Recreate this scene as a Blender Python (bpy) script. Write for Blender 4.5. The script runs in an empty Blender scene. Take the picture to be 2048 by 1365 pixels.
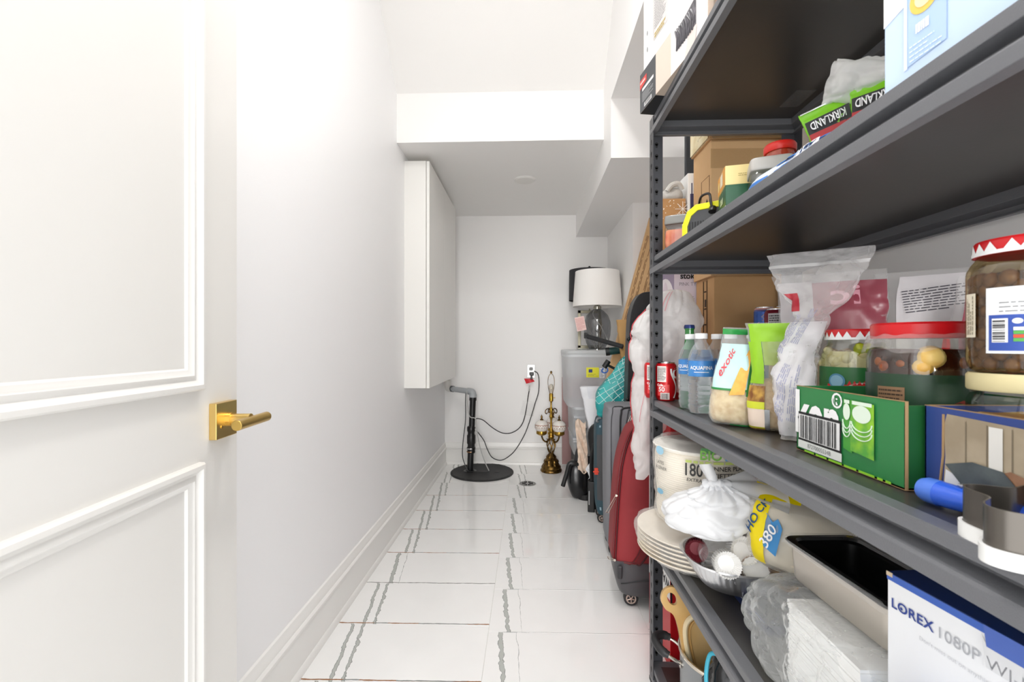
import bpy, bmesh, math, random
from math import sin, cos, pi, radians as R
from mathutils import Vector as V, Matrix, noise
SC = bpy.context.scene; COL = SC.collection
# ---------------------------------------------------------------- camera, world, lights, exposure
F, H, CX, CY, TH = 910.0, 1.09, 1024.0, 690.0, math.atan(33/910)
cd = bpy.data.cameras.new('camera'); cam = bpy.data.objects.new('camera', cd); COL.objects.link(cam)
cd.sensor_width = 36; cd.lens = F*36/2048; cd.clip_start = .02
cd.shift_y = (690-682.5)/2048
cam.location = (0, 0, H); cam.rotation_euler = (R(90), 0, TH)
cd.dof.use_dof = True; cd.dof.focus_distance = 2.2; cd.dof.aperture_fstop = 10
SC.camera = cam
w = bpy.data.worlds.new('world'); SC.world = w; w.use_nodes = True
w.node_tree.nodes['Background'].inputs[0].default_value = (.98, .99, 1, 1)
w.node_tree.nodes['Background'].inputs[1].default_value = 2.3
def area(name, loc, size, power, rot=(0, 0, 0), col=(1, .985, .965), shape='DISK'):
    l = bpy.data.lights.new(name, 'AREA'); l.energy = power; l.shape = shape; l.size = size; l.color = col
    o = bpy.data.objects.new(name, l); o.location = loc; o.rotation_euler = rot; COL.objects.link(o); return o
area('ceiling_downlight', (.05, .45, 2.97), .22, 6.5)
area('ceiling_downlight', (.10, 1.1, 2.97), .22, 11)
area('fill_light', (-.25, -7.0, 1.9), 2.4, 250, (R(88), 0, 0))  # large unseen fill added far behind the camera to even out the brightness
SC.view_settings.view_transform = 'Standard'; SC.view_settings.look = 'None'
SC.view_settings.gamma = 1; SC.view_settings.exposure = .21; SC.view_settings.use_curve_mapping = False
SC.cycles.use_denoising = True; SC.cycles.transparent_max_bounces = 24; SC.cycles.max_bounces = 16; SC.cycles.diffuse_bounces = 12

# ---------------------------------------------------------------- helpers
def W(px, py, X=None, Y=None, Z=None):
    a = (px-CX)/F; b = -(py-CY)/F; c, s = cos(TH), sin(TH)
    r = V((a*c-s, c+a*s, b))
    t = X/r.x if X is not None else Y/r.y if Y is not None else (Z-H)/r.z
    return V((0, 0, H))+r*t
def lin(h):
    h = h.lstrip('#'); o = []
    for i in (0, 2, 4):
        v = int(h[i:i+2], 16)/255
        o.append(v/12.92 if v <= .04045 else ((v+.055)/1.055)**2.4)
    return (*o, 1)
MATS = {}
def mat(col, rough=.5, metal=0, bump=None, mott=None, spec=.5, coat=0, sheen=0, name=None, emit=0):
    key = (col, rough, metal, bump, mott, spec, coat, sheen)
    if key in MATS: return MATS[key]
    m = bpy.data.materials.new(name or 'surface_'+col.strip('#')); m.use_nodes = True; nt = m.node_tree
    p = nt.nodes['Principled BSDF']; p.inputs['Base Color'].default_value = lin(col)
    p.inputs['Roughness'].default_value = rough; p.inputs['Metallic'].default_value = metal
    p.inputs['Specular IOR Level'].default_value = spec; p.inputs['Coat Weight'].default_value = coat
    p.inputs['Sheen Weight'].default_value = sheen
    if bump or mott: tc = nt.nodes.new('ShaderNodeTexCoord')
    if bump:
        n = nt.nodes.new('ShaderNodeTexNoise'); n.inputs['Scale'].default_value = bump[0]; n.inputs['Detail'].default_value = 3
        b = nt.nodes.new('ShaderNodeBump'); b.inputs['Strength'].default_value = bump[1]; b.inputs['Distance'].default_value = .002
        nt.links.new(tc.outputs['Object'], n.inputs['Vector']); nt.links.new(n.outputs['Fac'], b.inputs['Height']); nt.links.new(b.outputs[0], p.inputs['Normal'])
    if mott:
        n = nt.nodes.new('ShaderNodeTexNoise'); n.inputs['Scale'].default_value = mott[0]; n.inputs['Detail'].default_value = 4
        mx = nt.nodes.new('ShaderNodeMix'); mx.data_type = 'RGBA'
        mr = nt.nodes.new('ShaderNodeMapRange'); mr.inputs[1].default_value = .35; mr.inputs[2].default_value = .65
        nt.links.new(tc.outputs['Object'], n.inputs['Vector']); nt.links.new(n.outputs['Fac'], mr.inputs[0]); nt.links.new(mr.outputs[0], mx.inputs[0])
        mx.inputs[6].default_value = lin(col); mx.inputs[7].default_value = lin(mott[1]); nt.links.new(mx.outputs[2], p.inputs['Base Color'])
    MATS[key] = m; return m
def film(col, fac, rough=.25, bump=(60, .5), tl=0.):
    """thin plastic film: part see-through, part milky"""
    key = ('film', col, fac, rough, bump, tl)
    if key in MATS: return MATS[key]
    m = bpy.data.materials.new('plastic_film'); m.use_nodes = True; nt = m.node_tree
    p = nt.nodes['Principled BSDF']; p.inputs['Base Color'].default_value = lin(col); p.inputs['Roughness'].default_value = rough
    out = nt.nodes['Material Output']; t = nt.nodes.new('ShaderNodeBsdfTransparent'); mx = nt.nodes.new('ShaderNodeMixShader')
    lw = nt.nodes.new('ShaderNodeLayerWeight'); lw.inputs[0].default_value = .25
    mp = nt.nodes.new('ShaderNodeMapRange'); mp.inputs[3].default_value = fac; mp.inputs[4].default_value = min(1, fac+.35)
    nt.links.new(lw.outputs['Facing'], mp.inputs[0])
    if bump:
        tc = nt.nodes.new('ShaderNodeTexCoord'); n = nt.nodes.new('ShaderNodeTexNoise'); n.inputs['Scale'].default_value = bump[0]
        b = nt.nodes.new('ShaderNodeBump'); b.inputs['Strength'].default_value = bump[1]; b.inputs['Distance'].default_value = .004
        nt.links.new(tc.outputs['Object'], n.inputs['Vector']); nt.links.new(n.outputs['Fac'], b.inputs['Height']); nt.links.new(b.outputs[0], p.inputs['Normal'])
    sh = p.outputs[0]
    if tl:
        tr = nt.nodes.new('ShaderNodeBsdfTranslucent'); tr.inputs[0].default_value = lin(col); m2 = nt.nodes.new('ShaderNodeMixShader'); m2.inputs[0].default_value = tl
        nt.links.new(sh, m2.inputs[1]); nt.links.new(tr.outputs[0], m2.inputs[2]); sh = m2.outputs[0]
    nt.links.new(mp.outputs[0], mx.inputs[0]); nt.links.new(t.outputs[0], mx.inputs[1]); nt.links.new(sh, mx.inputs[2]); nt.links.new(mx.outputs[0], out.inputs[0])
    MATS[key] = m; return m
def glass(tint='#ffffff', fac=.08, rough=.03):
    key = ('glass', tint, fac, rough)
    if key in MATS: return MATS[key]
    m = bpy.data.materials.new('thin_glass'); m.use_nodes = True; nt = m.node_tree; nt.nodes.remove(nt.nodes['Principled BSDF'])
    out = nt.nodes['Material Output']; t = nt.nodes.new('ShaderNodeBsdfTransparent'); t.inputs[0].default_value = lin(tint)
    g = nt.nodes.new('ShaderNodeBsdfGlossy'); g.inputs['Roughness'].default_value = rough; mx = nt.nodes.new('ShaderNodeMixShader')
    lw = nt.nodes.new('ShaderNodeLayerWeight'); lw.inputs[0].default_value = .2
    mp = nt.nodes.new('ShaderNodeMapRange'); mp.inputs[3].default_value = fac; mp.inputs[4].default_value = .6
    nt.links.new(lw.outputs['Fresnel'], mp.inputs[0]); nt.links.new(mp.outputs[0], mx.inputs[0])
    nt.links.new(t.outputs[0], mx.inputs[1]); nt.links.new(g.outputs[0], mx.inputs[2]); nt.links.new(mx.outputs[0], out.inputs[0])
    MATS[key] = m; return m

class MB:
    def __init__(s): s.v = []; s.f = []
    def add(s, vs, fs, M=None):
        o = len(s.v); s.v += [(M @ V(p)) if M else V(p) for p in vs]; s.f += [[i+o for i in f] for f in fs]; return s
    def box(s, a, b, M=None):
        x0, y0, z0 = a; x1, y1, z1 = b
        return s.add([(x0,y0,z0),(x1,y0,z0),(x1,y1,z0),(x0,y1,z0),(x0,y0,z1),(x1,y0,z1),(x1,y1,z1),(x0,y1,z1)],
                     [(0,3,2,1),(4,5,6,7),(0,1,5,4),(1,2,6,5),(2,3,7,6),(3,0,4,7)], M)
    def lathe(s, prof, n=32, c=(0,0,0), M=None, cap=True, fl=None):
        vs = []; fs = []
        for r, z in prof:
            for i in range(n):
                a = 2*pi*i/n; rr = r*(1+(fl[1]*cos(fl[0]*a) if fl else 0)); vs.append((c[0]+rr*cos(a), c[1]+rr*sin(a), c[2]+z))
        for k in range(len(prof)-1):
            for i in range(n):
                j = (i+1) % n; fs.append((k*n+i, k*n+j, (k+1)*n+j, (k+1)*n+i))
        if cap: fs.append(tuple(range(n))[::-1]); fs.append(tuple(range((len(prof)-1)*n, len(prof)*n)))
        return s.add(vs, fs, M)
    def cyl(s, p, q, r, n=16, r2=None):
        p, q = V(p), V(q); d = q-p; M = Matrix.Translation(p) @ d.to_track_quat('Z', 'Y').to_matrix().to_4x4()
        return s.lathe([(r, 0), (r if r2 is None else r2, d.length)], n, M=M)
    def ball(s, c, r, n=16, sz=1):
        k = max(4, n//2); return s.lathe([(max(1e-4, r*sin(pi*i/k)), -r*sz*cos(pi*i/k)) for i in range(k+1)], n, c)
    def tube(s, pts, r, n=8, closed=False):
        pts = [V(p) for p in pts]; m = len(pts); vs = []; fs = []; up = None
        for i, p in enumerate(pts):
            t = (pts[(i+1) % m]-pts[i-1]) if closed or 0 < i < m-1 else (pts[1]-pts[0] if i == 0 else pts[-1]-pts[-2])
            t.normalize()
            if up is None: up = t.orthogonal().normalized()
            up = (up-t*up.dot(t)); up = up.normalized() if up.length > 1e-6 else t.orthogonal().normalized(); b = t.cross(up)
            rr = r[i] if isinstance(r, (list, tuple)) else r
            for k in range(n): a = 2*pi*k/n; vs.append(p+up*(rr*cos(a))+b*(rr*sin(a)))
        L = m if closed else m-1
        for i in range(L):
            for k in range(n): j = (k+1) % n; i2 = (i+1) % m; fs.append((i*n+k, i*n+j, i2*n+j, i2*n+k))
        if not closed: fs.append(tuple(range(n))[::-1]); fs.append(tuple(range((m-1)*n, m*n)))
        return s.add(vs, fs)
    def prism(s, poly, d0, d1, M=None):
        n = len(poly); vs = [(x, y, d0) for x, y in poly]+[(x, y, d1) for x, y in poly]
        return s.add(vs, [tuple(range(n))[::-1], tuple(range(n, 2*n))]+[(i, (i+1) % n, n+(i+1) % n, n+i) for i in range(n)], M)
    def grid(s, fn, nu, nv, wrap=False):
        vs = [fn(i/nu, j/nv) for j in range(nv+1) for i in range(nu if wrap else nu+1)]; q = nu if wrap else nu+1
        return s.add(vs, [(j*q+i, j*q+(i+1) % q, (j+1)*q+(i+1) % q, (j+1)*q+i) for j in range(nv) for i in range(nu)])
    def frame(s, x0, z0, x1, z1, prof, M=None):
        """rectangular moulding in the local XY plane: profile of (inset, height)"""
        vs = []; fs = []
        for o, h in prof: vs += [(x0+o, z0+o, h), (x1-o, z0+o, h), (x1-o, z1-o, h), (x0+o, z1-o, h)]
        for k in range(len(prof)-1):
            for i in range(4): j = (i+1) % 4; fs.append((k*4+i, k*4+j, k*4+4+j, k*4+4+i))
        return s.add(vs, fs, M)
    def mesh(s, name, smooth=True, ang=35):
        me = bpy.data.meshes.new(name); me.from_pydata(s.v, [], s.f); bm = bmesh.new(); bm.from_mesh(me)
        bmesh.ops.recalc_face_normals(bm, faces=bm.faces); bm.to_mesh(me); bm.free()
        if smooth: me.shade_smooth(); me.set_sharp_from_angle(angle=R(ang))
        return me
    def build(s, name, m, parent=None, smooth=True, bev=0, ang=35, kind=None, label=None, seg=2):
        me = s.mesh(name, smooth, ang); me.materials.append(m); o = bpy.data.objects.new(name, me); COL.objects.link(o); o.parent = parent
        if bev:
            b = o.modifiers.new('bevel', 'BEVEL'); b.width = bev; b.segments = seg; b.limit_method = 'ANGLE'; b.angle_limit = R(40)
        if kind: o['kind'] = kind
        if label: o['label'] = label
        return o
def tag(o, label, cat, group=None, kind=None):
    o['label'] = label; o['category'] = cat
    if group: o['group'] = group
    if kind: o['kind'] = kind
    return o
def T(name, label, cat, loc=(0,0,0), rz=0, group=None, rx=0, ry=0):
    o = bpy.data.objects.new(name, None); o.empty_display_size = .05; COL.objects.link(o); o.location = loc; o.rotation_euler = (R(rx), R(ry), R(rz))
    return tag(o, label, cat, group)
def S(name, mb, m, label, cat, smooth=False, bev=0):
    return tag(mb.build(name, m, None, smooth, bev), label, cat, None, 'structure')
def dup(root, loc, rz=None, label=None, group=None):
    r = root.copy(); COL.objects.link(r); r.location = loc
    if rz is not None: r.rotation_euler = (root.rotation_euler[0], root.rotation_euler[1], R(rz))
    if label: r['label'] = label
    if group: r['group'] = group
    for ch in list(root.children):
        c = ch.copy(); COL.objects.link(c); c.parent = r
        for g in list(ch.children): d = g.copy(); COL.objects.link(d); d.parent = c
    return r
def spl(pts, n=8, closed=False):
    pts = [V(p) for p in pts]; m = len(pts); out = []
    for i in range(m if closed else m-1):
        g = lambda k: pts[k % m] if closed else pts[max(0, min(m-1, k))]
        a, b, c, d = g(i-1), g(i), g(i+1), g(i+2)
        for k in range(n): t = k/n; out.append(.5*((2*b)+(c-a)*t+(2*a-5*b+4*c-d)*t*t+(3*b-a-3*c+d)*t**3))
    if not closed: out.append(pts[-1])
    return out
def rrect(w, h, r, n=5, cx=0, cy=0):
    o = []
    for sx, sy, a0 in ((1,1,0),(-1,1,90),(-1,-1,180),(1,-1,270)):
        for k in range(n+1): a = R(a0+90*k/n); o.append((cx+sx*(w/2-r)+r*cos(a), cy+sy*(h/2-r)+r*sin(a)))
    return o
# faces: a flat frame (origin, right, up); FR(...)(x, y, off) -> point
def FR(o, ux, uy):
    o, ux, uy = V(o), V(ux).normalized(), V(uy).normalized(); n = ux.cross(uy)
    return lambda x, y, off=.0006: o+ux*x+uy*y+n*off
def front(wx, dy, h): return FR((0, -dy/2, h/2), (1,0,0), (0,0,1))
def side(wx, dy, h): return FR((-wx/2, 0, h/2), (0,-1,0), (0,0,1))
def right(wx, dy, h): return FR((wx/2, 0, h/2), (0,1,0), (0,0,1))
def topf(wx, dy, h): return FR((0, 0, h), (1,0,0), (0,1,0))
def cylf(r, z0, a0=0): return lambda x, y, off=.0005: V(((r+off)*sin(x/r+a0), -(r+off)*cos(x/r+a0), z0+y))
def rot(f, deg, cx=0, cy=0):
    c, s = cos(R(deg)), sin(R(deg)); return lambda x, y, off=.0006: f(cx+c*x-s*y, cy+s*x+c*y, off)
def decal(name, f, x0, y0, x1, y1, m, parent, off=.0006, nu=1, nv=1):
    return MB().grid(lambda u, v: f(x0+(x1-x0)*u, y0+(y1-y0)*v, off), nu, nv).build(name, m, parent)
def poly(name, f, pts, m, parent, off=.0006):
    return MB().add([f(x, y, off) for x, y in pts], [tuple(range(len(pts)))]).build(name, m, parent)
def disc(name, f, x, y, r, m, parent, off=.001, n=20, ry=None):
    return poly(name, f, [(x+r*cos(2*pi*i/n), y+(ry or r)*sin(2*pi*i/n)) for i in range(n)], m, parent, off)
TC = {}
def text(body, size, f, m, parent, x=0, y=0, off=.001, bold=0, sx=1, align='CENTER', name='lettering', sh=0, sp=1):
    key = (body, bold, align, sh, sp)
    if key not in TC:
        cu = bpy.data.curves.new('lettering', 'FONT'); cu.body = body; cu.size = 1; cu.align_x = align; cu.align_y = 'CENTER'; cu.offset = bold; cu.shear = sh; cu.resolution_u = 3; cu.space_character = sp
        o = bpy.data.objects.new('lettering', cu); COL.objects.link(o); me = bpy.data.meshes.new_from_object(o); TC[key] = ([v.co.copy() for v in me.vertices], [tuple(p.vertices) for p in me.polygons])
        bpy.data.objects.remove(o); bpy.data.curves.remove(cu); bpy.data.meshes.remove(me)
    vs, fs = TC[key]
    b = MB(); b.v = [f(x+v.x*size*sx, y+v.y*size, off) for v in vs]; b.f = [list(q) for q in fs]
    return b.build(name, m, parent, smooth=False)
def lines(f, x0, y0, x1, y1, n, m, parent, seed=1, fill=.5, off=.0012, name='small_print'):
    rnd = random.Random(seed); b = MB(); dy = (y1-y0)/n
    for i in range(n):
        x = x0; y = y1-(i+.75)*dy; e = x1-(x1-x0)*(.4*rnd.random() if rnd.random() < .5 else 0)
        while x < e:
            wd = min(e-x, (x1-x0)*(.05+.12*rnd.random())); b.add([f(x, y, off), f(x+wd, y, off), f(x+wd, y+dy*fill, off), f(x, y+dy*fill, off)], [(0,1,2,3)]); x += wd+(x1-x0)*.025
    return b.build(name, m, parent, False)
def bars(f, x0, y0, x1, y1, n, m, parent, seed=3, off=.0016):
    rnd = random.Random(seed); b = MB(); ws = [rnd.choice((1,1,2,3)) for _ in range(2*n)]; tot = sum(ws); x = x0
    for i, q in enumerate(ws):
        d = (x1-x0)*q/tot
        if i % 2 == 0: b.add([f(x, y0, off), f(x+d, y0, off), f(x+d, y1, off), f(x, y1, off)], [(0,1,2,3)])
        x += d
    return b.build('barcode', m, parent, False)
def fbm(p, fq, o=3):
    return sum(noise.noise(p*(fq*2**k))*.5**k for k in range(o))
class Soft:
    """soft body from cross sections (z, half width, half depth, cx, cy); front is local -y"""
    def __init__(s, sec, e=2.5, amp=.004, fq=14, seed=0, ridge=0):
        s.sec, s.e, s.amp, s.fq, s.sd, s.rd = sec, e, amp, fq, V((seed*7.3, seed*3.1, seed*1.7)), ridge; s.pl = None
    def at(s, v):
        q = s.sec; t = max(0, min(.99999, v))*(len(q)-1); i = int(t); t -= i
        g = lambda k: q[max(0, min(len(q)-1, k))]
        a, b, c, d = g(i-1), g(i), g(i+1), g(i+2)
        return [.5*(2*y+(z-x)*t+(2*x-5*y+4*z-w_)*t*t+(3*y-x-3*z+w_)*t**3) for x, y, z, w_ in zip(a, b, c, d)]
    def pos(s, xn, yn, v, off=0):
        z, wx, dy, cx, cy = s.at(v); p = V((cx+wx*xn, cy+dy*yn, z))
        d = V((xn*max(dy, .3*wx), yn*max(wx, .3*dy), 0)); d = d.normalized() if d.length > 1e-6 else V((0, 0, 0))
        q = p+s.sd; n = fbm(q, s.fq)
        if s.rd:
            w_ = V((q.x+.35/s.fq*noise.noise(q*s.fq*1.3), q.y, q.z+.35/s.fq*noise.noise(q*s.fq*1.3+V((5, 5, 5)))))
            n -= s.rd*((1-abs(noise.noise(w_*s.fq*.8)))**5-.3)+s.rd*.5*((1-abs(noise.noise(w_*s.fq*2.1)))**5-.3)
        if s.pl:
            k, a, v0 = s.pl; g = max(0, (v-v0)/(1-v0)); th = math.atan2(xn, -yn); n += a/s.amp*g*(abs(sin(k*.5*th+2.5*noise.noise(q*9)))-.5)
        return p+d*(s.amp*n+off)
    def P(s, u, v, off=0):
        a = 2*pi*u; k = 2/s.e; x, y = sin(a), -cos(a)
        return s.pos(math.copysign(abs(x)**k, x), math.copysign(abs(y)**k, y), v, off)
    def fr(s, fx, v, off=0):
        fx = max(-1, min(1, fx)); return s.pos(fx, -(1-abs(fx)**s.e)**(1/s.e), v, off)
    def bk(s, fx, v, off=0):
        fx = max(-1, min(1, fx)); return s.pos(fx, (1-abs(fx)**s.e)**(1/s.e), v, off)
    def lf(s, fy, v, off=0):  # left side, fy -1 (far, +y) .. 1 (near, -y)
        fy = max(-1, min(1, fy)); return s.pos(-(1-abs(fy)**s.e)**(1/s.e), -fy, v, off)
    def body(s, name, m, parent, nu=48, nv=32, ang=60, bot=True, top=True):
        b = MB().grid(s.P, nu, nv, True)
        if bot: b.f.append(list(range(nu))[::-1])
        if top: b.f.append(list(range(nv*nu, nv*nu+nu)))
        return b.build(name, m, parent, True, ang=ang)
    def patch(s, name, m, parent, x0, x1, v0, v1, off=.0015, nu=14, nv=14, fn=None, shape=None):
        fn = fn or s.fr
        return MB().grid(lambda u, v: fn(x0+(x1-x0)*u, v0+(v1-v0)*v, off), nu, nv).build(name, m, parent, True, ang=60)
    def face(s, x0, v0, sx, sv, fn=None):
        fn = fn or s.fr; return lambda x, y, off=.002: fn(x0+x*sx, v0+y*sv, off+.001)
def carton(name, label, cat, loc, size, rz=0, m=None, group=None, bev=.002, tilt=(0,0), seam=True, tape=None):
    t = T(name, label, cat, loc, rz, group, *tilt); wx, dy, h = size
    MB().box((-wx/2, -dy/2, 0), (wx/2, dy/2, h-.003)).build('carton_body', m, t, False, bev)
    if seam:
        for s in (-1, 1): MB().box((-wx/2+.001, min(s*.0008, s*(dy/2-.001)), h-.003), (wx/2-.001, max(s*.0008, s*(dy/2-.001)), h)).build('flap', m, t, False)
    if tape:
        b = MB(); q = h+.0007
        b.grid(lambda u, v: [(-wx/2-.0007, (u-.5)*.05, h-.06), (-wx/2-.0007, (u-.5)*.05, q), (wx/2+.0007, (u-.5)*.05, q), (wx/2+.0007, (u-.5)*.05, h-.06)][min(3, int(round(v*3)))], 1, 3)
        b.build('packing_tape', tape, t, False)
    return t, front(wx, dy, h), side(wx, dy, h)
WHITE = mat('#ececea', .45); INK = mat('#1d1d20', .5); GREY = mat('#8c8c8e', .5); RED = mat('#d3181f', .35); BLUE = mat('#2257a8', .4)
# ---------------------------------------------------------------- the room
PAINT = mat('#f3f2f1', .55, bump=(300, .04)); PAINTL = mat('#f4f4f5', .45, bump=(200, .04)); TRIM = mat('#f1f0ed', .3); CEIL = mat('#f2f1ef', .7)
XL, XR, YB = -.765, .90, 4.14
S('floor', MB().box((-.9, -1.6, -.08), (1.05, 4.3, -.0025)), mat('#e2e1dd', .6), 'pale grey grouted floor bed under the polished tiles', 'floor')
FLOOR = bpy.data.objects['floor']
def tile_mat(k):
    m = bpy.data.materials.new('polished_white_tile'); m.use_nodes = True; nt = m.node_tree; p = nt.nodes['Principled BSDF']; L = nt.links.new
    p.inputs['Roughness'].default_value = .055; p.inputs['Specular IOR Level'].default_value = .55
    tc = nt.nodes.new('ShaderNodeTexCoord'); sp = nt.nodes.new('ShaderNodeSeparateXYZ'); L(tc.outputs['Object'], sp.inputs[0])
    def n(scale, det=4):
        q = nt.nodes.new('ShaderNodeTexNoise'); q.noise_dimensions = '4D'; q.inputs['Scale'].default_value = scale; q.inputs['Detail'].default_value = det; q.inputs['W'].default_value = k*3.7; L(tc.outputs['Object'], q.inputs['Vector']); return q.outputs['Fac']
    def mth(op, a, b=None):
        q = nt.nodes.new('ShaderNodeMath'); q.operation = op; q.use_clamp = False
        for i, x in enumerate((a, b)):
            if x is None: continue
            if isinstance(x, (int, float)): q.inputs[i].default_value = x
            else: L(x, q.inputs[i])
        return q.outputs[0]
    x, y = sp.outputs[0], sp.outputs[1]; nf = n(42, 6); nl = n(9, 2); nw = n(14, 3)
    def vein(x0, slope, hw, rag, axis='x'):
        a, b = (x, y) if axis == 'x' else (y, x)
        if axis == 'x': a = mth('ADD', a, mth('MULTIPLY', mth('SUBTRACT', nw, .5), .022))
        else: a = mth('ADD', a, mth('MULTIPLY', mth('SUBTRACT', nw, .5), .010))
        d = mth('ABSOLUTE', mth('SUBTRACT', mth('SUBTRACT', a, x0), mth('MULTIPLY', b, slope)))
        wv = mth('ADD', hw, mth('MULTIPLY', mth('SUBTRACT', nf, .5), rag))
        return mth('SUBTRACT', wv, d)          # > 0 inside
    def band(dist, soft=.0006): return mth('MINIMUM', mth('MAXIMUM', mth('DIVIDE', dist, soft), 0), 1)
    col = nt.nodes.new('ShaderNodeMix'); col.data_type = 'RGBA'; base = nt.nodes.new('ShaderNodeMix'); base.data_type = 'RGBA'
    base.inputs[6].default_value = lin('#f7f7f6'); base.inputs[7].default_value = lin('#f1f1f0'); L(nl, base.inputs[0])
    cur = base.outputs[2]
    def lay(fac, c):
        nonlocal cur
        q = nt.nodes.new('ShaderNodeMix'); q.data_type = 'RGBA'; L(fac, q.inputs[0]); L(cur, q.inputs[6])
        if isinstance(c, str): q.inputs[7].default_value = lin(c)
        else: L(c, q.inputs[7])
        cur = q.outputs[2]
    if k == 0: vs = [(-.205, -.14, .0068, .016), (-.165, -.13, .0060, .022)]
    elif k == 1: vs = [(-.245, -.10, .0085, .026), (-.188, -.07, .0009, .003)]
    elif k == 2: vs = [(-.195, -.15, .0085, .022), (-.155, -.12, .0012, .004)]
    else: vs = [(-.225, -.10, .0055, .014), (-.180, -.08, .0040, .014)]
    for x0, sl, hw, rag in vs:
        d = vein(x0, sl, hw, rag); lay(band(d), '#8d918d'); lay(band(mth('SUBTRACT', d, .0016), .0014), '#b7bab6')
    d = vein(-.1425 if k != 1 else -.1470, .014, .0030 if k in (0, 2) else .0009, .005 if k in (0, 2) else .0012, 'y')
    rust = nt.nodes.new('ShaderNodeMix'); rust.data_type = 'RGBA'; rust.inputs[6].default_value = lin('#8f9290'); rust.inputs[7].default_value = lin('#9a6a45' if k == 0 else '#8b8a86')
    L(mth('GREATER_THAN', n(5, 1), .47), rust.inputs[0]); lay(band(d), rust.outputs[2])
    d = vein(.03, .05, .0003, .0012, 'y'); lay(mth('MULTIPLY', band(d), .25), '#b0b2b0')
    L(cur, p.inputs['Base Color']); return m
TM = [tile_mat(k) for k in range(4)]
tb = {}
rnd = random.Random(4)
def tile(x0, x1, y0, y1, k):
    wd, dp = x1-x0-.0016, y1-y0-.0016; key = (round(wd, 4), round(dp, 4), k)
    if key not in tb:
        b = MB(); e = .0004
        b.box((-.304, -dp/2, -.009), (-.304+wd, dp/2, -.0008)); b.add([(-.304+e, -dp/2+e, 0), (-.304+wd-e, -dp/2+e, 0), (-.304+wd-e, dp/2-e, 0), (-.304+e, dp/2-e, 0), (-.304, -dp/2, -.0008), (-.304+wd, -dp/2, -.0008), (-.304+wd, dp/2, -.0008), (-.304, dp/2, -.0008)], [(0,1,2,3),(0,4,5,1),(1,5,6,2),(2,6,7,3),(3,7,4,0)])
        b.f = [f for f in b.f if not (len(f) == 4 and f == [4, 5, 6, 7])]
        me = b.mesh('tile', False); me.materials.append(TM[k]); tb[key] = me
    o = bpy.data.objects.new('tile', tb[key]); COL.objects.link(o); o.location = (x0+.0008+.304, (y0+y1)/2, 0); o.parent = FLOOR
TLR = [0, 0, 2, 0, 0, 0, 0, 3, 0]
for r in range(-9, 9):
    y0 = 1.452+.3025*r
    tile(-.762, -.152, y0, min(y0+.3025, YB), TLR[r] if 0 <= r < 9 else 0)
    y1 = y0-.032
    k = 1 if r < 6 else 3
    tile(-.152, .458, y1, min(y1+.3025, YB), k)
    tile(.458, .90, y0, min(y0+.3025, YB), 3 if r % 2 else 1)
tile(-.152, .458, 1.452+.3025*9-.032, YB, 1)

S('wall_left', MB().box((XL-.1, -.07, 0), (XL, YB+.1, 3.0)), PAINTL, 'long smooth white wall along the open door and cabinet', 'wall')
S('wall_back', MB().box((XL, YB, 0), (XR+.1, YB+.1, 3.0)), PAINT, 'off-white end wall with a power outlet above the black pump cover', 'wall')
S('wall_right', MB().box((XR, -.3, 0), (XR+.1, 3.15, 3.0)), PAINT, 'off-white wall close behind the black shelving', 'wall')
S('wall_right_corner', MB().box((.715, 3.15, 0), (XR+.1, YB, 3.0)), PAINT, 'off-white wall standing further in, beside the two lamps', 'wall')
S('wall_front', MB().box((XL, -.07, 0), (-.44, .06, 3.0)).box((-.44, -.07, 2.12), (XR, .06, 3.0)), PAINT, 'white wall return by the open door, with an unseen header added to shade the ceiling', 'wall')  # header added out of view to block light from the sloped ceiling and soffit
S('ceiling', MB().prism([(-.3, 3.0), (2.17, 3.0), (2.62, 2.55), (2.62, 2.265), (YB, 2.265), (YB, 3.1), (-.3, 3.1)], XL, XR+.1, Matrix(((0,0,1,0),(1,0,0,0),(0,1,0,0),(0,0,0,1)))), CEIL, 'white ceiling that slopes down to a low flat soffit at the far end', 'ceiling')
S('beam_casing', MB().prism([(-.3, 3.0), (-.3, 2.375), (2.39, 2.375), (2.39, 2.065), (YB, 2.065), (YB, 3.0)], .43, XR, Matrix(((0,0,1,0),(1,0,0,0),(0,1,0,0),(0,0,0,1)))), PAINT, 'white boxed-in beam that steps down along the right side above the shelving', 'beam')
BP = [(0,0),(.024,0),(.024,.014),(.018,.024),(.014,.026),(.014,.138),(.019,.142),(.020,.152),(.016,.158),(.012,.160),(.012,.172),(.009,.180),(.006,.196),(.0,.2)]
def base(name, o, along, out, L, label):
    M = Matrix((V((out[0], 0, along[0])), V((out[1], 0, along[1])), V((0, 1, 0)))).to_4x4(); M.translation = o
    S(name, MB().prism(BP, 0, L, M), TRIM, label, 'baseboard', True)
base('baseboard_left', (XL, .07, 0), (0, 1), (1, 0), YB-.07, 'tall white moulded baseboard running along the left wall')
base('baseboard_back', (.715, YB, 0), (-1, 0), (0, -1), .715-XL, 'tall white moulded baseboard under the outlet on the end wall')
base('baseboard_right', (XR, .07, 0), (0, 1), (-1, 0), 3.08, 'tall white moulded baseboard behind the black shelving')
# door, swung in against the left wall
DR = bpy.data.objects.new('door_1', None); COL.objects.link(DR)
tag(DR, 'open white panelled door with brass lever beside the left wall', 'door', None, 'structure')
ang = math.atan2(-.997, .079)   # local +x runs from the free edge towards the hinge
DR.location = (-.601, .918, .006); DR.rotation_euler = (0, 0, ang)
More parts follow.
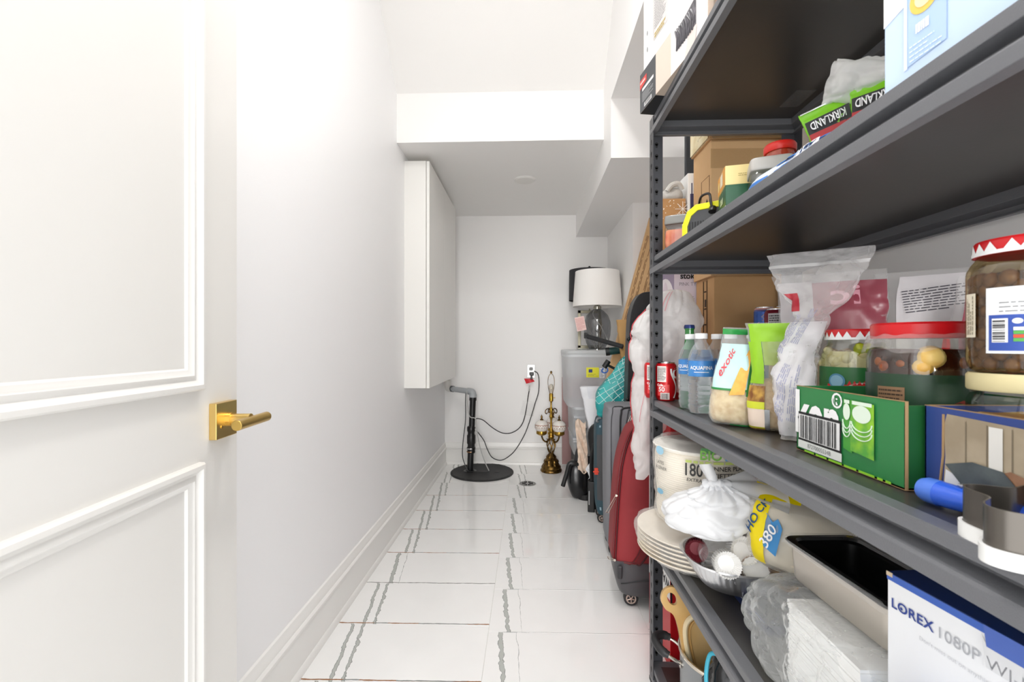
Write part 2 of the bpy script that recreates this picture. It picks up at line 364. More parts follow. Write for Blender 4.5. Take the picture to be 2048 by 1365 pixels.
# the visible face is local +y side: work in a frame with outward normal towards the room
DW, DH, DT = .80, 2.08, .04
MB().box((0, -DT, 0), (DW, 0, DH)).build('door_slab', mat('#e3e1dd', .35), DR, False, .002)
MP = [(0,0),(0,.009),(.003,.013),(.010,.014),(.0135,.009),(.0185,.006),(.022,.008),(.027,.009),(.0305,.006),(.037,.004),(.040,0)]
fm = Matrix(((1,0,0,0),(0,0,1,0),(0,1,0,0),(0,0,0,1)))
MB().frame(.121, 1.003, DW-.13, DH-.13, MP, fm).build('panel_moulding', mat('#e6e4e0', .3), DR)
MB().frame(.121, .16, DW-.13, .873, MP, fm).build('panel_moulding', mat('#e6e4e0', .3), DR)
BRASS = mat('#e2c27a', .28, 1, bump=(90, .02)); BRASSD = mat('#c9a85e', .3, 1)
hd = MB().box((.026, 0, .906), (.094, .014, .974)).build('rosette', BRASS, DR, False, .0012)
b = MB().cyl((.058, .010, .94), (.058, .058, .94), .0105, 20).cyl((.058, .010, .94), (.058, .024, .94), .0135, 20)
b.build('spindle', BRASS, hd, True)
MB().cyl((.0, .060, .936), (.112, .060, .936), .0098, 20).build('lever', BRASSD, hd, True, .001)
MB().cyl((.078, .013, .928), (.078, .0155, .928), .0028, 10).build('set_screw', BRASSD, hd)
MB().box((-.001, -.03, .9), (.001, -.01, .98)).build('latch_plate', BRASS, DR, False)

# wall cabinet, ceiling plate
CW = mat('#e9e8e4', .32)
t = T('wall_cabinet', 'tall white flat-front wall cabinet hung on the left wall', 'cabinet', (XL, 2.775, .822))
MB().box((0, .0, 0), (.135, 1.0, 1.40)).build('carcass', CW, t, False, .001)
for k in range(2): MB().box((.138, .0+k*.5, .0), (.157, .498+k*.5, 1.398)).build('cabinet_door', CW, t, False, .0012)
t = T('ceiling_plate', 'round white blank plate on the low soffit', 'ceiling plate', (-.025, 3.24, 2.265))
MB().lathe([(.072, 0), (.072, -.004), (.066, -.009), (.0001, -.010)], 40).build('cover', mat('#e6e5e1', .5), t)
MB().lathe([(.078, 0), (.078, -.0025), (.073, -.003)], 40, cap=False).build('rim', CEIL, t)

# ---------------------------------------------------------------- shelving rack
BLK = mat('#404146', .38, bump=(700, .12)); BLK2 = mat('#66676b', .36, bump=(800, .25)); BRD = mat('#373635', .30, bump=(120, .03), mott=(3, '#403c3a'))
SX0, SX1, SY0, SY1 = .395, .858, .265, 1.50
LV = [.06, .485, .912, 1.371, 1.82]; S1, S2, S3, S4, S5 = LV
RK = T('shelving_rack', 'black metal five-tier shelving rack full of groceries and boxes', 'shelving', (0, 0, 0))
def upright(x, y, sx, sy):
    b = MB().box((min(x, x+sx*.042), min(y, y+sy*.0018), 0), (max(x, x+sx*.042), max(y, y+sy*.0018), 1.819)).box((min(x, x+sx*.0018), min(y, y+sy*.042), 0), (max(x, x+sx*.0018), max(y, y+sy*.042), 1.819))
    o = b.build('upright', BLK, RK, False, .0006); s = MB()
    for i in range(46):
        z = .05+i*.0385
        for f in (FR((x+sx*.022, y+sy*.0018, z), (1,0,0), (0,0,1)) if sy < 0 else FR((x+sx*.022, y+sy*.0018, z), (-1,0,0), (0,0,1)), FR((x+sx*.0018, y+sy*.022, z), (0,-sx,0), (0,0,1)), FR((x, y+sy*.022, z), (0,-1 if sx > 0 else 1,0), (0,0,1))):
            s.add([f(.0055*cos(2*pi*k/12), .0055*sin(2*pi*k/12), .0004) for k in range(12)], [tuple(range(12))]); s.add([f(-.003, -.012, .0004), f(.003, -.012, .0004), f(.0042, 0, .0004), f(-.0042, 0, .0004)], [(0,1,2,3)])
    s.build('slot_holes', mat('#0b0b0c', .6), o, False, kind='stuff')
    MB().box((min(x, x+sx*.044)-.001, min(y, y+sy*.044)-.001, 0), (max(x, x+sx*.044)+.001, max(y, y+sy*.044)+.001, .012)).build('foot', mat('#151516', .6), o, False)
for x, sx in ((SX0, 1), (SX1, -1)):
    for y, sy in ((SY0, 1), (SY1, -1)): upright(x, y, sx, sy)
# step profile of a beam: (outward, height below the shelf top)
PF = [(.0, 0), (.0, -.016), (-.020, -.019), (-.020, -.028), (.001, -.033), (.004, -.036), (.004, -.052), (-.012, -.053), (-.012, -.050), (.000, -.049), (.000, -.037), (-.023, -.031), (-.023, -.004), (-.03, -.004), (-.03, -.0015), (-.006, 0)]
for z in LV:
    for xx, sg in ((SX0+.003, -1), (SX1-.003, 1)):
        M = Matrix(((sg,0,0,xx),(0,0,1,SY0+.003),(0,1,0,z),(0,0,0,1))); MB().prism(PF, 0, SY1-SY0-.006, M).build('beam', BLK2, RK, False, .0008)
    for yy, sg in ((SY0+.004, -1), (SY1-.004, 1)):
        M = Matrix(((0,0,1,SX0+.004),(sg,0,0,yy),(0,1,0,z),(0,0,0,1))); MB().prism(PF, 0, SX1-SX0-.008, M).build('end_beam', BLK2, RK, False, .0008)
    MB().box((SX0+.009, SY0+.012, z-.012), (SX1-.012, SY1-.012, z-.0012)).build('shelf_board', BRD, RK, False, .0005)
st = MB().box((.755, 1.31, S5-.0135), (.81, 1.40, S5-.0122)).build('sticker', film('#8a8a8a', .10, .3), RK, False)
# ---------------------------------------------------------------- far end: pump, outlet, drain, brass lamp
BP_ = mat('#1c1c1d', .42, bump=(60, .15)); RUB = mat('#2a2a2b', .6, bump=(40, .3), mott=(14, '#202021')); PVC = mat('#a9adb0', .4); PIPEBLK = mat('#1b1b1c', .3)
t = T('sump_cover', 'round black sump pit cover lying flat on the white tiles', 'pump cover', (-.395, 3.868, 0))
MB().lathe([(.268, 0), (.268, .007), (.262, .011), (.25, .0115), (.246, .010), (.0001, .010)], 72).build('lid', RUB, t)
b = MB()
for k in range(24): a = 2*pi*k/24; b.cyl((.256*cos(a), .256*sin(a), .010), (.256*cos(a), .256*sin(a), .0128), .006, 8)
b.build('rim_bosses', RUB, t, kind='stuff')
MB().lathe([(.055, .010), (.055, .013), (.038, .014), (.034, .011)], 32, (-.105, .01, 0), cap=False).build('pipe_grommet', PIPEBLK, t)
MB().lathe([(.02, .010), (.02, .0125), (.0001, .0126)], 20, (.13, -.01, 0)).build('cable_grommet', mat('#111112', .5), t)
px0 = V((-.500, 3.878, .014)); px1 = V((-.474, 3.876, .645))
t = T('discharge_pipe', 'black sump pipe with rubber couplings and grey elbow standing on the black cover', 'pipe', px0)
ax = (px1-px0)
def along(z): return ax*(z/.631)
MB().cyl(along(0), along(.16), .0265, 24).build('lower_pipe', PIPEBLK, t)
MB().cyl(along(.34), along(.625), .0265, 24).cyl(along(.60), along(.631), .031, 24).build('upper_pipe', PIPEBLK, t)
cpl = MB().lathe([(.030, .15), (.034, .155), (.034, .17), (.031, .175), (.036, .18), (.036, .20), (.031, .205), (.031, .225), (.037, .235), (.037, .30), (.031, .31), (.031, .33), (.036, .34), (.036, .37), (.029, .38)], 28, (ax.x*.4, 0, 0)).build('check_valve', mat('#161617', .35), t)
MB().lathe([(.0345, .158), (.0352, .159), (.0352, .166), (.0345, .167)], 28, (ax.x*.25, 0, 0), cap=False).build('hose_clamp', mat('#b98f6a', .35, .9), cpl)
MB().lathe([(.0365, .185), (.0372, .186), (.0372, .194), (.0365, .195)], 28, (ax.x*.3, 0, 0), cap=False).build('hose_clamp', mat('#c8c8c8', .25, 1), cpl)
MB().box((.030, -.012, .345), (.05, .0, .36)).build('clamp_screw', mat('#9a9a9a', .3, 1), cpl, False)
h0 = ax+V((0, 0, .0)); pe = V((-.715, 4.045, .70))-px0
mid = h0+V((0, 0, .045))
MB().tube(spl([h0, h0+V((0, 0, .022)), mid+V((-.012, .008, -.004)), mid+V((-.05, .028, .0))], 6), .0285, 20).cyl(h0-V((0,0,.004)), h0+V((0,0,.02)), .033, 22).build('elbow', PVC, t)
MB().cyl(mid+V((-.045, .026, 0)), pe, .0235, 20).build('horizontal_pipe', PVC, t)
MB().tube(spl([pe+V((.03, -.018, -.002)), pe, pe+V((-.008, .004, .03)), pe+V((-.008, .004, .07))], 5), .029, 18).cyl(pe+V((-.008, .004, .07)), pe+V((-.008, .004, .28)), .024, 16).build('wall_elbow', mat('#d6d4cf', .45), t)
MB().cyl(pe+V((.05, -.03, -.003)), pe+V((.02, -.012, -.001)), .028, 18).build('union_ring', mat('#5b5d60', .4), t)
def wire(pts, Y0, Y1=None, n=6):
    m = len(pts)-1; return spl([W(x, y, Y=Y0+((Y1 if Y1 is not None else Y0)-Y0)*i/m) for i, (x, y) in enumerate(pts)], n)
t = T('power_outlet', 'steel wall outlet plate with a red tagged plug', 'outlet', (.023, YB, .849))
f = FR((0, 0, 0), (1,0,0), (0,0,1))
MB().box((-.036, -.006, -.060), (.036, 0, .060)).build('face_plate', mat('#a9a9a8', .3, .7), t, False, .002)
for dz in (.022, -.022):
    k = MB().prism(rrect(.034, .030, .008), 0, .0015, Matrix(((1,0,0,0),(0,0,-1,-.006),(0,1,0,dz),(0,0,0,1)))).build('socket', mat('#8f8f8e', .4), t, False)
    MB().box((-.009, -.0082, dz-.001), (-.006, -.0074, dz+.009)).box((.006, -.0082, dz-.001), (.009, -.0074, dz+.009)).build('slots', mat('#222222', .6), k, False)
PL = t = T('power_plug', 'black piggyback plug with red warning tag and cords in the steel outlet', 'plug', (.03, YB-.008, .826))
MB().box((-.018, -.045, -.014), (.018, 0, .016)).box((-.012, -.06, -.05), (.004, -.03, -.012)).build('plug_body', mat('#1c1c1d', .4), t, False, .004)
MB().grid(lambda u, v: V((-.05+.075*u-.02*v, -.052-.012*sin(3*u)+.006*v, -.085+.02*u+.045*v*(1-.4*u))), 6, 4).build('warning_tag', mat('#d01c2a', .5), t)
MB().cyl((-.02, -.05, -.10), (-.028, -.05, -.15), .006, 10).build('strain_relief', mat('#c9c9c6', .4), t)
CB = mat('#2c2c2d', .4); CWH = mat('#b9b9b7', .4)
def cord(pts, m=CB, r=.0042):
    MB().tube([V((p.x, p.y, max(p.z, .017)))-PL.location for p in pts], r, 8).build('cord', m, PL)
cord(wire([(952,838),(958,838),(968,842),(985,856),(1003,866),(1020,867),(1036,859),(1046,845),(1052,822),(1056,795),(1059,778)], 3.95, 4.10))
cord(wire([(1068,743),(1075,747),(1078,760),(1077,785),(1070,808),(1062,835),(1054,858),(1048,872),(1036,893),(1022,910),(1003,921),(985,916),(975,900),(968,882),(958,868),(953,862)], 4.10, 3.96))
cord(wire([(947,782),(940,779),(933,783),(931,800),(931,840),(926,885),(925,912),(930,930),(938,944),(950,948),(968,946),(979,944)], 3.93, 3.80))
cord(wire([(934,783),(934,800),(937,825),(941,835),(951,838),(953,855),(957,880),(962,902),(970,925),(978,942)], 3.84, 3.83), CWH, .004)
tag(MB().grid(lambda u, v: W(1046+26*u-6*v, 802+27*v+4*u, Y=4.085-.012*sin(4*u)), 6, 6).build('cable_sleeve', film('#f4f4f2', .18, .2)), 'clear plastic tag wrapped round the two outlet cords', 'plastic tag')
t = T('floor_drain', 'small round slotted steel floor drain in the white tiles', 'drain', (-.008, 3.57, 0))
MB().lathe([(.068, 0), (.068, .0015), (.060, .003), (.0001, .003)], 40).build('grate', mat('#b3b3b1', .25, .9), t)
b = MB(); ff = FR((0, 0, .003), (1,0,0), (0,1,0))
for k in range(8):
    g = rot(ff, 45*k+22)
    b.add([g(.014, -.004, .0006), g(.034, -.011, .0006), g(.047, -.013, .0006), g(.047, .013, .0006), g(.034, .011, .0006), g(.014, .004, .0006)], [tuple(range(6))])
b.lathe([(.0545, .0036), (.059, .0036)], 40, cap=False); b.build('drain_slots', mat('#161616', .6), t, False)

AB = mat('#8a6a35', .33, .95, bump=(120, .4), mott=(40, '#4a371c')); ABL = mat('#b8923f', .28, 1); PORC = mat('#ece7e0', .25, coat=.5); BROWN = mat('#a67c6a', .4)
t = T('brass_lamp', 'ornate antique brass lamp without its shade by the end wall', 'lamp', (.195, 3.93, 0))
b = MB().lathe([(.088, 0), (.092, .008), (.090, .02), (.082, .028), (.084, .038), (.078, .052), (.070, .058)], 40, fl=(14, .02)); b.build('foot', AB, t)
MB().lathe([(.070, .056), (.066, .066), (.060, .074), (.063, .086), (.058, .10), (.046, .108), (.040, .114), (.043, .124), (.036, .138), (.024, .148), (.017, .16)], 40, fl=(12, .05)).build('stepped_base', AB, t)
b = MB()
for k in range(6):
    a = 2*pi*k/6; b.tube(spl([(.013*cos(a), .013*sin(a), .155), (.030*cos(a+.3), .030*sin(a+.3), .19), (.038*cos(a+.7), .038*sin(a+.7), .225), (.026*cos(a+1.1), .026*sin(a+1.1), .262), (.014*cos(a+1.3), .014*sin(a+1.3), .285)], 4), .0046, 6)
b.build('open_stem', AB, t)
MB().lathe([(.014, .28), (.024, .288), (.028, .30), (.022, .312), (.03, .32), (.03, .332), (.016, .345), (.010, .37), (.008, .44), (.012, .455), (.018, .47), (.012, .49), (.008, .50)], 28).build('centre_column', ABL, t)
for k, az in enumerate((-150, -48, 78)):
    ca, sa = cos(R(az)), sin(R(az)); P_ = lambda r, z: (r*ca, r*sa, z); rr = .096
    am = MB().tube(spl([P_(.012, .30), P_(.035, .265), P_(.062, .262), P_(.085, .285), P_(rr, .315)], 6), [.007]*24+[.006], 8).tube(spl([P_(.06, .262), P_(.04, .25), P_(.03, .27), P_(.045, .283)], 5), .004, 6).build('lamp_arm', AB, t)
    MB().lathe([(.012, .315), (.03, .322), (.044, .332), (.046, .338), (.044, .356), (.038, .358)], 28, P_(rr, 0)).build('cup', ABL, am)
    gl = MB().lathe([(.030, .352), (.046, .360), (.056, .378), (.0585, .396), (.056, .414), (.046, .432), (.030, .444), (.012, .449)], 32, P_(rr, 0)).build('globe', PORC, t)
    c = V(P_(rr, 0)); q = MB()
    def gf(x, y, off=.0008, c=c):
        dz = y; r = .0585*math.sqrt(max(.05, 1-(dz/.056)**2)); a = x/.0585; return c+V(((r+off)*cos(a), (r+off)*sin(a), .396+dz))
    for i in range(16):
        x = i*2*pi*.0585/16
        q.add([gf(x, -.026), gf(x+.007, -.012), gf(x, .002), gf(x-.007, -.012)], [(0,1,2,3)]); q.add([gf(x+.0115, .001), gf(x+.017, .011), gf(x+.0115, .021), gf(x+.006, .011)], [(0,1,2,3)]); q.add([gf(x, .006), gf(x+.005, .013), gf(x, .020), gf(x-.005, .013)], [(0,1,2,3)])
    q.build('painted_pattern', BROWN, gl, False)
    MB().lathe([(.014, .446), (.016, .452), (.009, .458), (.006, .464), (.010, .472), (.006, .482), (.003, .492), (.0001, .498)], 16, P_(rr, 0)).build('finial', AB, gl)
b = MB()
for k in range(4):
    a = pi/2*k+.4; P_ = lambda r, z: (r*cos(a), r*sin(a), z); b.tube(spl([P_(.008, .525), P_(.03, .54), P_(.052, .528), P_(.055, .505), P_(.043, .497), P_(.036, .51)], 5), .0042, 6)
b.build('scroll_crown', AB, t)
MB().lathe([(.008, .49), (.016, .52), (.014, .54), (.007, .555), (.007, .59), (.010, .60), (.018, .605), (.018, .665), (.014, .672)], 24).cyl((.018, 0, .632), (.036, 0, .632), .003, 8).build('socket', ABL, t)
MB().tube(spl([(-.012, 0, .672), (-.022, 0, .71), (-.028, 0, .765), (-.022, 0, .815), (0, 0, .842), (.022, 0, .815), (.028, 0, .765), (.022, 0, .71), (.012, 0, .672)], 5), .0022, 6).build('harp', AB, t)
MB().lathe([(.004, .842), (.009, .848), (.009, .858), (.004, .864)], 12).build('top_finial', AB, t)
MB().lathe([(.012, .672), (.014, .69), (.021, .715), (.020, .735), (.010, .75), (.0001, .753)], 16).build('light_bulb', glass('#f6f2ea', .12), t)

# ---------------------------------------------------------------- far right corner: bins, lamps, bags, luggage
FB = film('#f1f3f6', .42, .35, (20, .2), .45)
def bin_(name, label, x0, x1, y0, y1, z0, z1, lidm=True):
    t = T(name, label, 'storage bin', ((x0+x1)/2, (y0+y1)/2, z0), 0); wx, dy, h = (x1-x0)/2, (y1-y0)/2, z1-z0
    s = Soft([(0.004, wx*.90, dy*.90, 0, 0), (.02, wx*.93, dy*.93, 0, 0), (h*.5, wx*.96, dy*.96, 0, 0), (h-.035, wx*.985, dy*.985, 0, 0)], 9, 0)
    s.body('tub', FB, t, 56, 10, 40, True, False)
    b = MB()
    for (zz, g) in ((h-.05, 1.0), ): b.grid(lambda u, v: (lambda p: V((p.x*1.02, p.y*1.02, h-.05+.018*v)))(s.P(u, 1)), 56, 1, True)
    b.build('rim', film('#e8ecef', .6, .3, None, .2), t)
    if lidm:
        l = Soft([(h-.032, wx, dy, 0, 0), (h-.026, wx*1.01, dy*1.01, 0, 0), (h-.008, wx*1.01, dy*1.01, 0, 0), (h, wx*.97, dy*.97, 0, 0)], 9, 0)
        l.body('bin_lid', film('#e6eaec', .6, .35, None, .2), t, 56, 6, 40)
    return t, s
low = T('floor_crate', 'dark grey plastic crate under the clear bins in the corner', 'crate', (.535, 3.64, 0))
b = MB(); b.box((-.17, -.27, 0), (.16, .27, .012))
for a in ((-.17,-.27,.160,-.258),(-.17,.258,.16,.27),(-.17,-.27,-.158,.27),(.148,-.27,.16,.27)): b.box((a[0], a[1], 0), (a[2], a[3], .25))
b.build('crate_body', mat('#333438', .5), low, False, .003)
b = MB(); b.box((-.175,-.275,.235),(.165,-.268,.262)).box((-.175,.268,.235),(.165,.275,.262)).box((-.175,-.275,.235),(-.168,.275,.262)).box((.158,-.275,.235),(.165,.275,.262)); b.box((-.17,-.27,.25),(.16,.27,.256)); b.build('crate_rim', mat('#2a2b2e', .5), low, False, .002)
lb, ls = bin_('storage_bin', 'clear plastic bin holding papers, under another clear bin', .325, .695, 3.37, 3.92, .262, .66, False)
pp = MB(); rnd = random.Random(3)
for k in range(16): a = rnd.uniform(-.03, .03); pp.box((-.15+a, -.22+a, .012+k*.018), (.15+a, .21, .026+k*.018))
t = tag(pp.build('paper_stack', mat('#d8d6d0', .7, mott=(9, '#b9bec6')), None, False), 'stack of pale papers seen through the lower clear bin', 'papers', None, 'stuff'); t.location = (.51, 3.64, .262)
ub, us = bin_('storage_bin', 'lidded clear plastic bin with yellow sticker, under the two lamps', .275, .695, 3.345, 3.95, .628, 1.05)
f = FR((0, -.2985, .2105), (1,0,0), (0,0,1))
decal('price_sticker', f, -.062, .012, .030, .085, mat('#e6e22c', .5), ub, .001); decal('logo_panel', f, -.045, .048, -.018, .072, mat('#25357e', .5), ub, .002); lines(f, -.05, .018, .024, .040, 3, mat('#8a8a30', .5), ub, 3, .4, .002)
decal('code_sticker', f, .034, .008, .070, .080, mat('#eceef0', .5), ub, .001); lines(f, .038, .012, .066, .074, 6, mat('#7c7f8a', .5), ub, 5, .5, .002)
tag(MB().box((.30, 4.085, .02), (.62, 4.105, .80)).build('pink_board', mat('#b48f8d', .55), None, False, .002), 'dusty pink flat board leaning behind the clear bins', 'board')
# lamps on the bin
def shade(t, r0, r1, z0, z1, m, inner, trim=None):
    o = MB().lathe([(r0, z0), (r1, z1)], 56, cap=False).lathe([(r1-.003, z1), (r0-.003, z0)], 56, cap=False).lathe([(r0, z0), (r0-.003, z0)], 56, cap=False).lathe([(r1, z1), (r1-.003, z1)], 56, cap=False).build('lamp_shade', m, t)
    b = MB().tube([(r1*.97*cos(2*pi*k/24), r1*.97*sin(2*pi*k/24), z1-.012) for k in range(24)], .002, 6, True)
    for k in range(3): a = 2*pi*k/3+.5; b.cyl((0, 0, z1-.018), (r1*.97*cos(a), r1*.97*sin(a), z1-.012), .0018, 6)
    b.build('shade_ring', mat('#8a8a88', .3, 1), t); return o
t = T('glass_lamp', 'table lamp with white drum shade and smoky glass body', 'lamp', (.525, 3.50, 1.051))
MB().lathe([(.040, .006), (.062, .010), (.083, .05), (.098, .11), (.103, .17), (.099, .215), (.082, .262), (.05, .296), (.030, .31), (.028, .325)], 48, cap=False).build('glass_body', glass('#c6c7ca', .12, .02), t)
MB().lathe([(.078, 0), (.078, .006), (.06, .012), (.0001, .013)], 40).build('foot', glass('#d8dadb', .3), t)
MB().lathe([(.030, .31), (.031, .33), (.014, .345), (.014, .40), (.018, .405), (.018, .45), (.0001, .455)], 28).build('socket', mat('#a8a69a', .25, 1), t)
b = MB(); rnd = random.Random(8)
for k in range(9):
    a = rnd.uniform(0, 6.28); r = rnd.uniform(.02, .07); z = .016
    b.tube(spl([(.02*cos(a), .02*sin(a), z), (r*cos(a+.6), r*sin(a+.6), .08+rnd.random()*.04), (r*1.2*cos(a+1.4), r*1.2*sin(a+1.4), .16+rnd.random()*.06)], 5), .0022, 6)
b.build('twigs', mat('#c9c7bf', .5), t); MB().tube(spl([(.0, 0, .33), (-.035, -.02, .27), (.02, -.075, .17), (.07, -.06, .06), (.06, -.03, .02)], 7), .0035, 8).build('lamp_cord', film('#f4f4f2', .75, .3, None), t)
shade(t, .186, .166, .330, .598, mat('#efedea', .8, bump=(400, .1)), None)
t = T('black_shade_lamp', 'table lamp with black drum shade behind the white-shaded lamp', 'lamp', (.515, 3.870, 1.051))
b = MB()
for s in (-.085, .085): b.box((s-.012, -.012, .012), (s+.012, .012, .33))
b.box((-.097, -.012, .305), (.097, .012, .33)).box((-.097, -.012, .008), (.097, .012, .034)); b.build('open_frame', mat('#a5a08c', .28, .9), t, False, .002)
MB().box((-.105, -.06, 0), (.105, .06, .01)).build('foot', mat('#c9c9c0', .2, .3), t, False, .002)
MB().cyl((0, 0, .33), (0, 0, .60), .006, 10).build('stem', mat('#a5a08c', .28, .9), t)
shade(t, .172, .170, .412, .668, mat('#26262a', .7, bump=(400, .1)), None)
MB().lathe([(.004, .60), (.005, .675), (.010, .681), (.018, .689), (.010, .697), (.008, .703), (.0001, .707)], 16).build('finial', mat('#1b1b1d', .4), t)
fT = FR(W(1161, 648, Y=3.36), (1, .1, -.18), (.18, 0, 1))
tg = tag(MB().box((-.036, -.001, -.052), (.036, .001, .052)).build('care_tag', mat('#eecfca', .6), None, False), 'pale pink paper tag hanging beside the smoky glass lamp', 'tag')
tg.location = W(1161, 648, Y=3.38); tg.rotation_euler = (0, R(-12), R(8))
lines(FR((0, -.001, 0), (1,0,0), (0,0,1)), -.030, -.045, .030, .045, 9, mat('#c98a88', .6), tg, 2, .35)
# small dark things
p0, p1 = W(1170, 672, Y=3.05), W(1246, 694, Y=2.9); d = (p1-p0)
o = tag(MB().cyl((0,0,0), d, .0165, 4).build('black_bar', mat('#222326', .4), None, False, .003), 'flat black metal bar sticking out in front of the glass lamp', 'bar'); o.location = p0
MB().box((-.006, -.018, -.018), (.014, .018, .020)).build('end_cap', mat('#111112', .5), o, False, .003)
p0 = W(1212, 704, Y=3.0); t = T('rolled_mat', 'dark green rolled mat end poking out below the black bar', 'mat', p0)
d = W(1246, 700, Y=2.98)-p0
MB().cyl((0,0,0), d, .024, 24).build('roll', mat('#0f3f3e', .6), t); MB().cyl(-d*.02, d*.22, .027, 24).build('end_band', mat('#141718', .5), t)
# vacuum / black shapes by the bin
t = T('handheld_vacuum', 'black rounded vacuum cleaner with hooked handle on the floor below the bins', 'vacuum', (.345, 3.275, 0))
s = Soft([(.004, .045, .05, .02, 0), (.02, .06, .07, .02, 0), (.09, .07, .085, .005, 0), (.17, .072, .085, .0, 0), (.24, .055, .07, .0, 0), (.265, .03, .04, .0, 0)], 3, 0)
s.body('vacuum_body', mat('#18181a', .25), t, 32, 20)
MB().tube(spl([(-.005, -.02, .22), (.015, -.02, .32), (.035, -.02, .42), (.05, -.02, .50)], 5), [.028]*6+[.024]*6+[.02]*4, 14).build('hose', mat('#2b2c2f', .4), t)
MB().tube(spl([(.02, -.07, .25), (-.03, -.08, .262), (-.06, -.08, .255), (-.075, -.08, .20), (-.105, -.08, .10)], 6), .0155, 10).build('handle', mat('#1a1a1b', .4), t)
MB().lathe([(.055, .0), (.055, .03), (.05, .035)], 24, (.06, -.03, 0)).build('foot', mat('#111112', .5), t)
# clothes, white paper bag, black folded bag
t = T('paper_gift_bag', 'tall crumpled white paper bag beside the clear bins', 'bag', (.482, 3.165, .10), -6)
s = Soft([(.0, .05, .03, .03, 0), (.10, .055, .04, .035, 0), (.28, .055, .045, .03, 0), (.45, .075, .045, .0, 0), (.62, .095, .04, -.015, 0), (.70, .105, .035, -.02, 0)], 5, .006, 9, 3, .8)
s.body('paper_body', mat('#e3e4e8', .6, bump=(25, .5)), t, 48, 28, 50, True, False)
s.patch('fold_panel', mat('#d9dbe2', .6), t, -.55, .95, .80, .995, .002); s.patch('red_print', mat('#c8202a', .5), t, .72, .93, .52, .56, .003)
t = T('frame_bundle', 'bundle of thin pale wooden stakes standing under the white paper bag', 'wooden stakes', (.462, 3.125, 0), -6)
for k, (x, y, a) in enumerate(((-.02, 0, .02), (-.005, .01, -.02), (.01, -.005, .04), (.022, .012, 0))): MB().box((x-.006, y-.006, 0), (x+.006, y+.006, .115)).build('stake', mat('#c3b184', .6, mott=(30, '#a08c60')), t, False, .001)
tag(MB().grid(lambda u, v: V((.40+.075*u+.012*sin(7*v+4*u)+.01*noise.noise(V((u*3, v*5, 1))), 3.10-.03*sin(pi*u)-.02*noise.noise(V((u*5, v*7, 2))), .17+.11*v+.02*sin(9*u))), 14, 10).build('tissue_paper', mat('#e9eaee', .7)), 'crumpled white tissue paper hanging from the white paper bag', 'tissue paper')
t = tag(MB().grid(lambda u, v: V((.335+.07*u+.008*sin(5*v), 3.19+.012*sin(9*u+16*v)+.01*noise.noise(V((u*8, v*14, 0))), .20+.36*v+.015*sin(6*u))), 18, 40).build('ruffled_cloth', mat('#e2cdbb', .85, bump=(150, .5))), 'beige ruffled cloth draped in front of the clear bin', 'cloth')
t = T('black_tote', 'slim black fabric tote drooping beside the navy suitcase', 'bag', (.480, 3.045, .0), -8)
s = Soft([(.005, .04, .045, -.01, 0), (.03, .045, .05, -.01, 0), (.14, .05, .05, -.01, 0), (.26, .052, .05, -.005, 0), (.40, .075, .05, .0, 0), (.52, .09, .05, .01, 0), (.58, .062, .045, .035, 0), (.65, .04, .04, .055, 0)], 3, .006, 8, 5)
s.body('tote_body', mat('#131314', .6), t, 36, 26)
MB().tube(spl([(-.045, -.06, .44), (-.062, -.066, .34), (-.060, -.066, .22), (-.055, -.066, .12)], 5), .011, 8).build('strap', mat('#0e0e0f', .6), t)
MB().box((-.085, -.085, .0), (-.04, -.055, .20)).build('side_pocket', mat('#0f0f10', .5), t, False, .006)
MB().box((-.078, -.0870, .05), (-.073, -.0862, .14)).build('reflective_strip', mat('#b9b9b9', .3), t, False)
MB().tube([(-.02, -.062, .23), (-.02, -.066, .33)], .008, 8).build('zip_pull', mat('#9c9c9e', .3, .8), t)
# suitcases
def zipper(t, pts, m=None, r=.0035): return MB().tube(pts, r, 6).build('zip_line', m or mat('#1b1b1d', .5), t)
def wheels(t, xs, ys, r=.028, hubm=None):
    for x in xs:
        for y in ys:
            w_ = MB().cyl((x, y-.011, r), (x, y+.011, r), r, 28).build('wheel', mat('#232325', .5), t, True, .002)
            hb_ = MB()
            for q in (-1, 1):
                hb_.tube([(x+r*.62*cos(2*pi*k/20), y+q*.0115, r+r*.62*sin(2*pi*k/20)) for k in range(20)], .0028, 6, True)
                for k in range(5): hb_.cyl((x, y+q*.0115, r), (x+r*.62*cos(2*pi*k/5+1), y+q*.0115, r+r*.62*sin(2*pi*k/5+1)), .0022, 6)
            hb_.build('hub', hubm or mat('#cbb7ab', .3, .6), w_)
            MB().box((x-.022, y-.004, r+.006), (x+.030, y+.024, r+.050)).build('wheel_fork', mat('#232427', .5), t, False, .006)
def pull(t, p, q, m=None):
    p, q = V(p), V(q); d = (q-p); n = V((d.z, 0, -d.x)).normalized()*.0055
    MB().tube([p-n*.5, p+n*.5, q+n, q-n], .0016, 6, True).cyl(p-V((.0,.002,0)), p+V((0,.004,0)), .005, 10).build('zip_pull', m or mat('#cfc4b8', .25, .9), t)
def boxsoft(wx, dy, z0, z1, e=7, amp=.002, sd=1, taper=.94, top=.93): return Soft([(z0, wx*taper*.9, dy*.86, 0, 0), (z0+.012, wx*taper, dy*.97, 0, 0), (z0+.08, wx*.985, dy, 0, 0), ((z0+z1)/2, wx, dy, 0, 0), (z1-.09, wx, dy, 0, 0), (z1-.03, wx*.97, dy*.99, 0, 0), (z1-.008, wx*top, dy*.94, 0, 0), (z1, wx*top*.92, dy*.84, 0, 0)], e, amp, 6, sd)
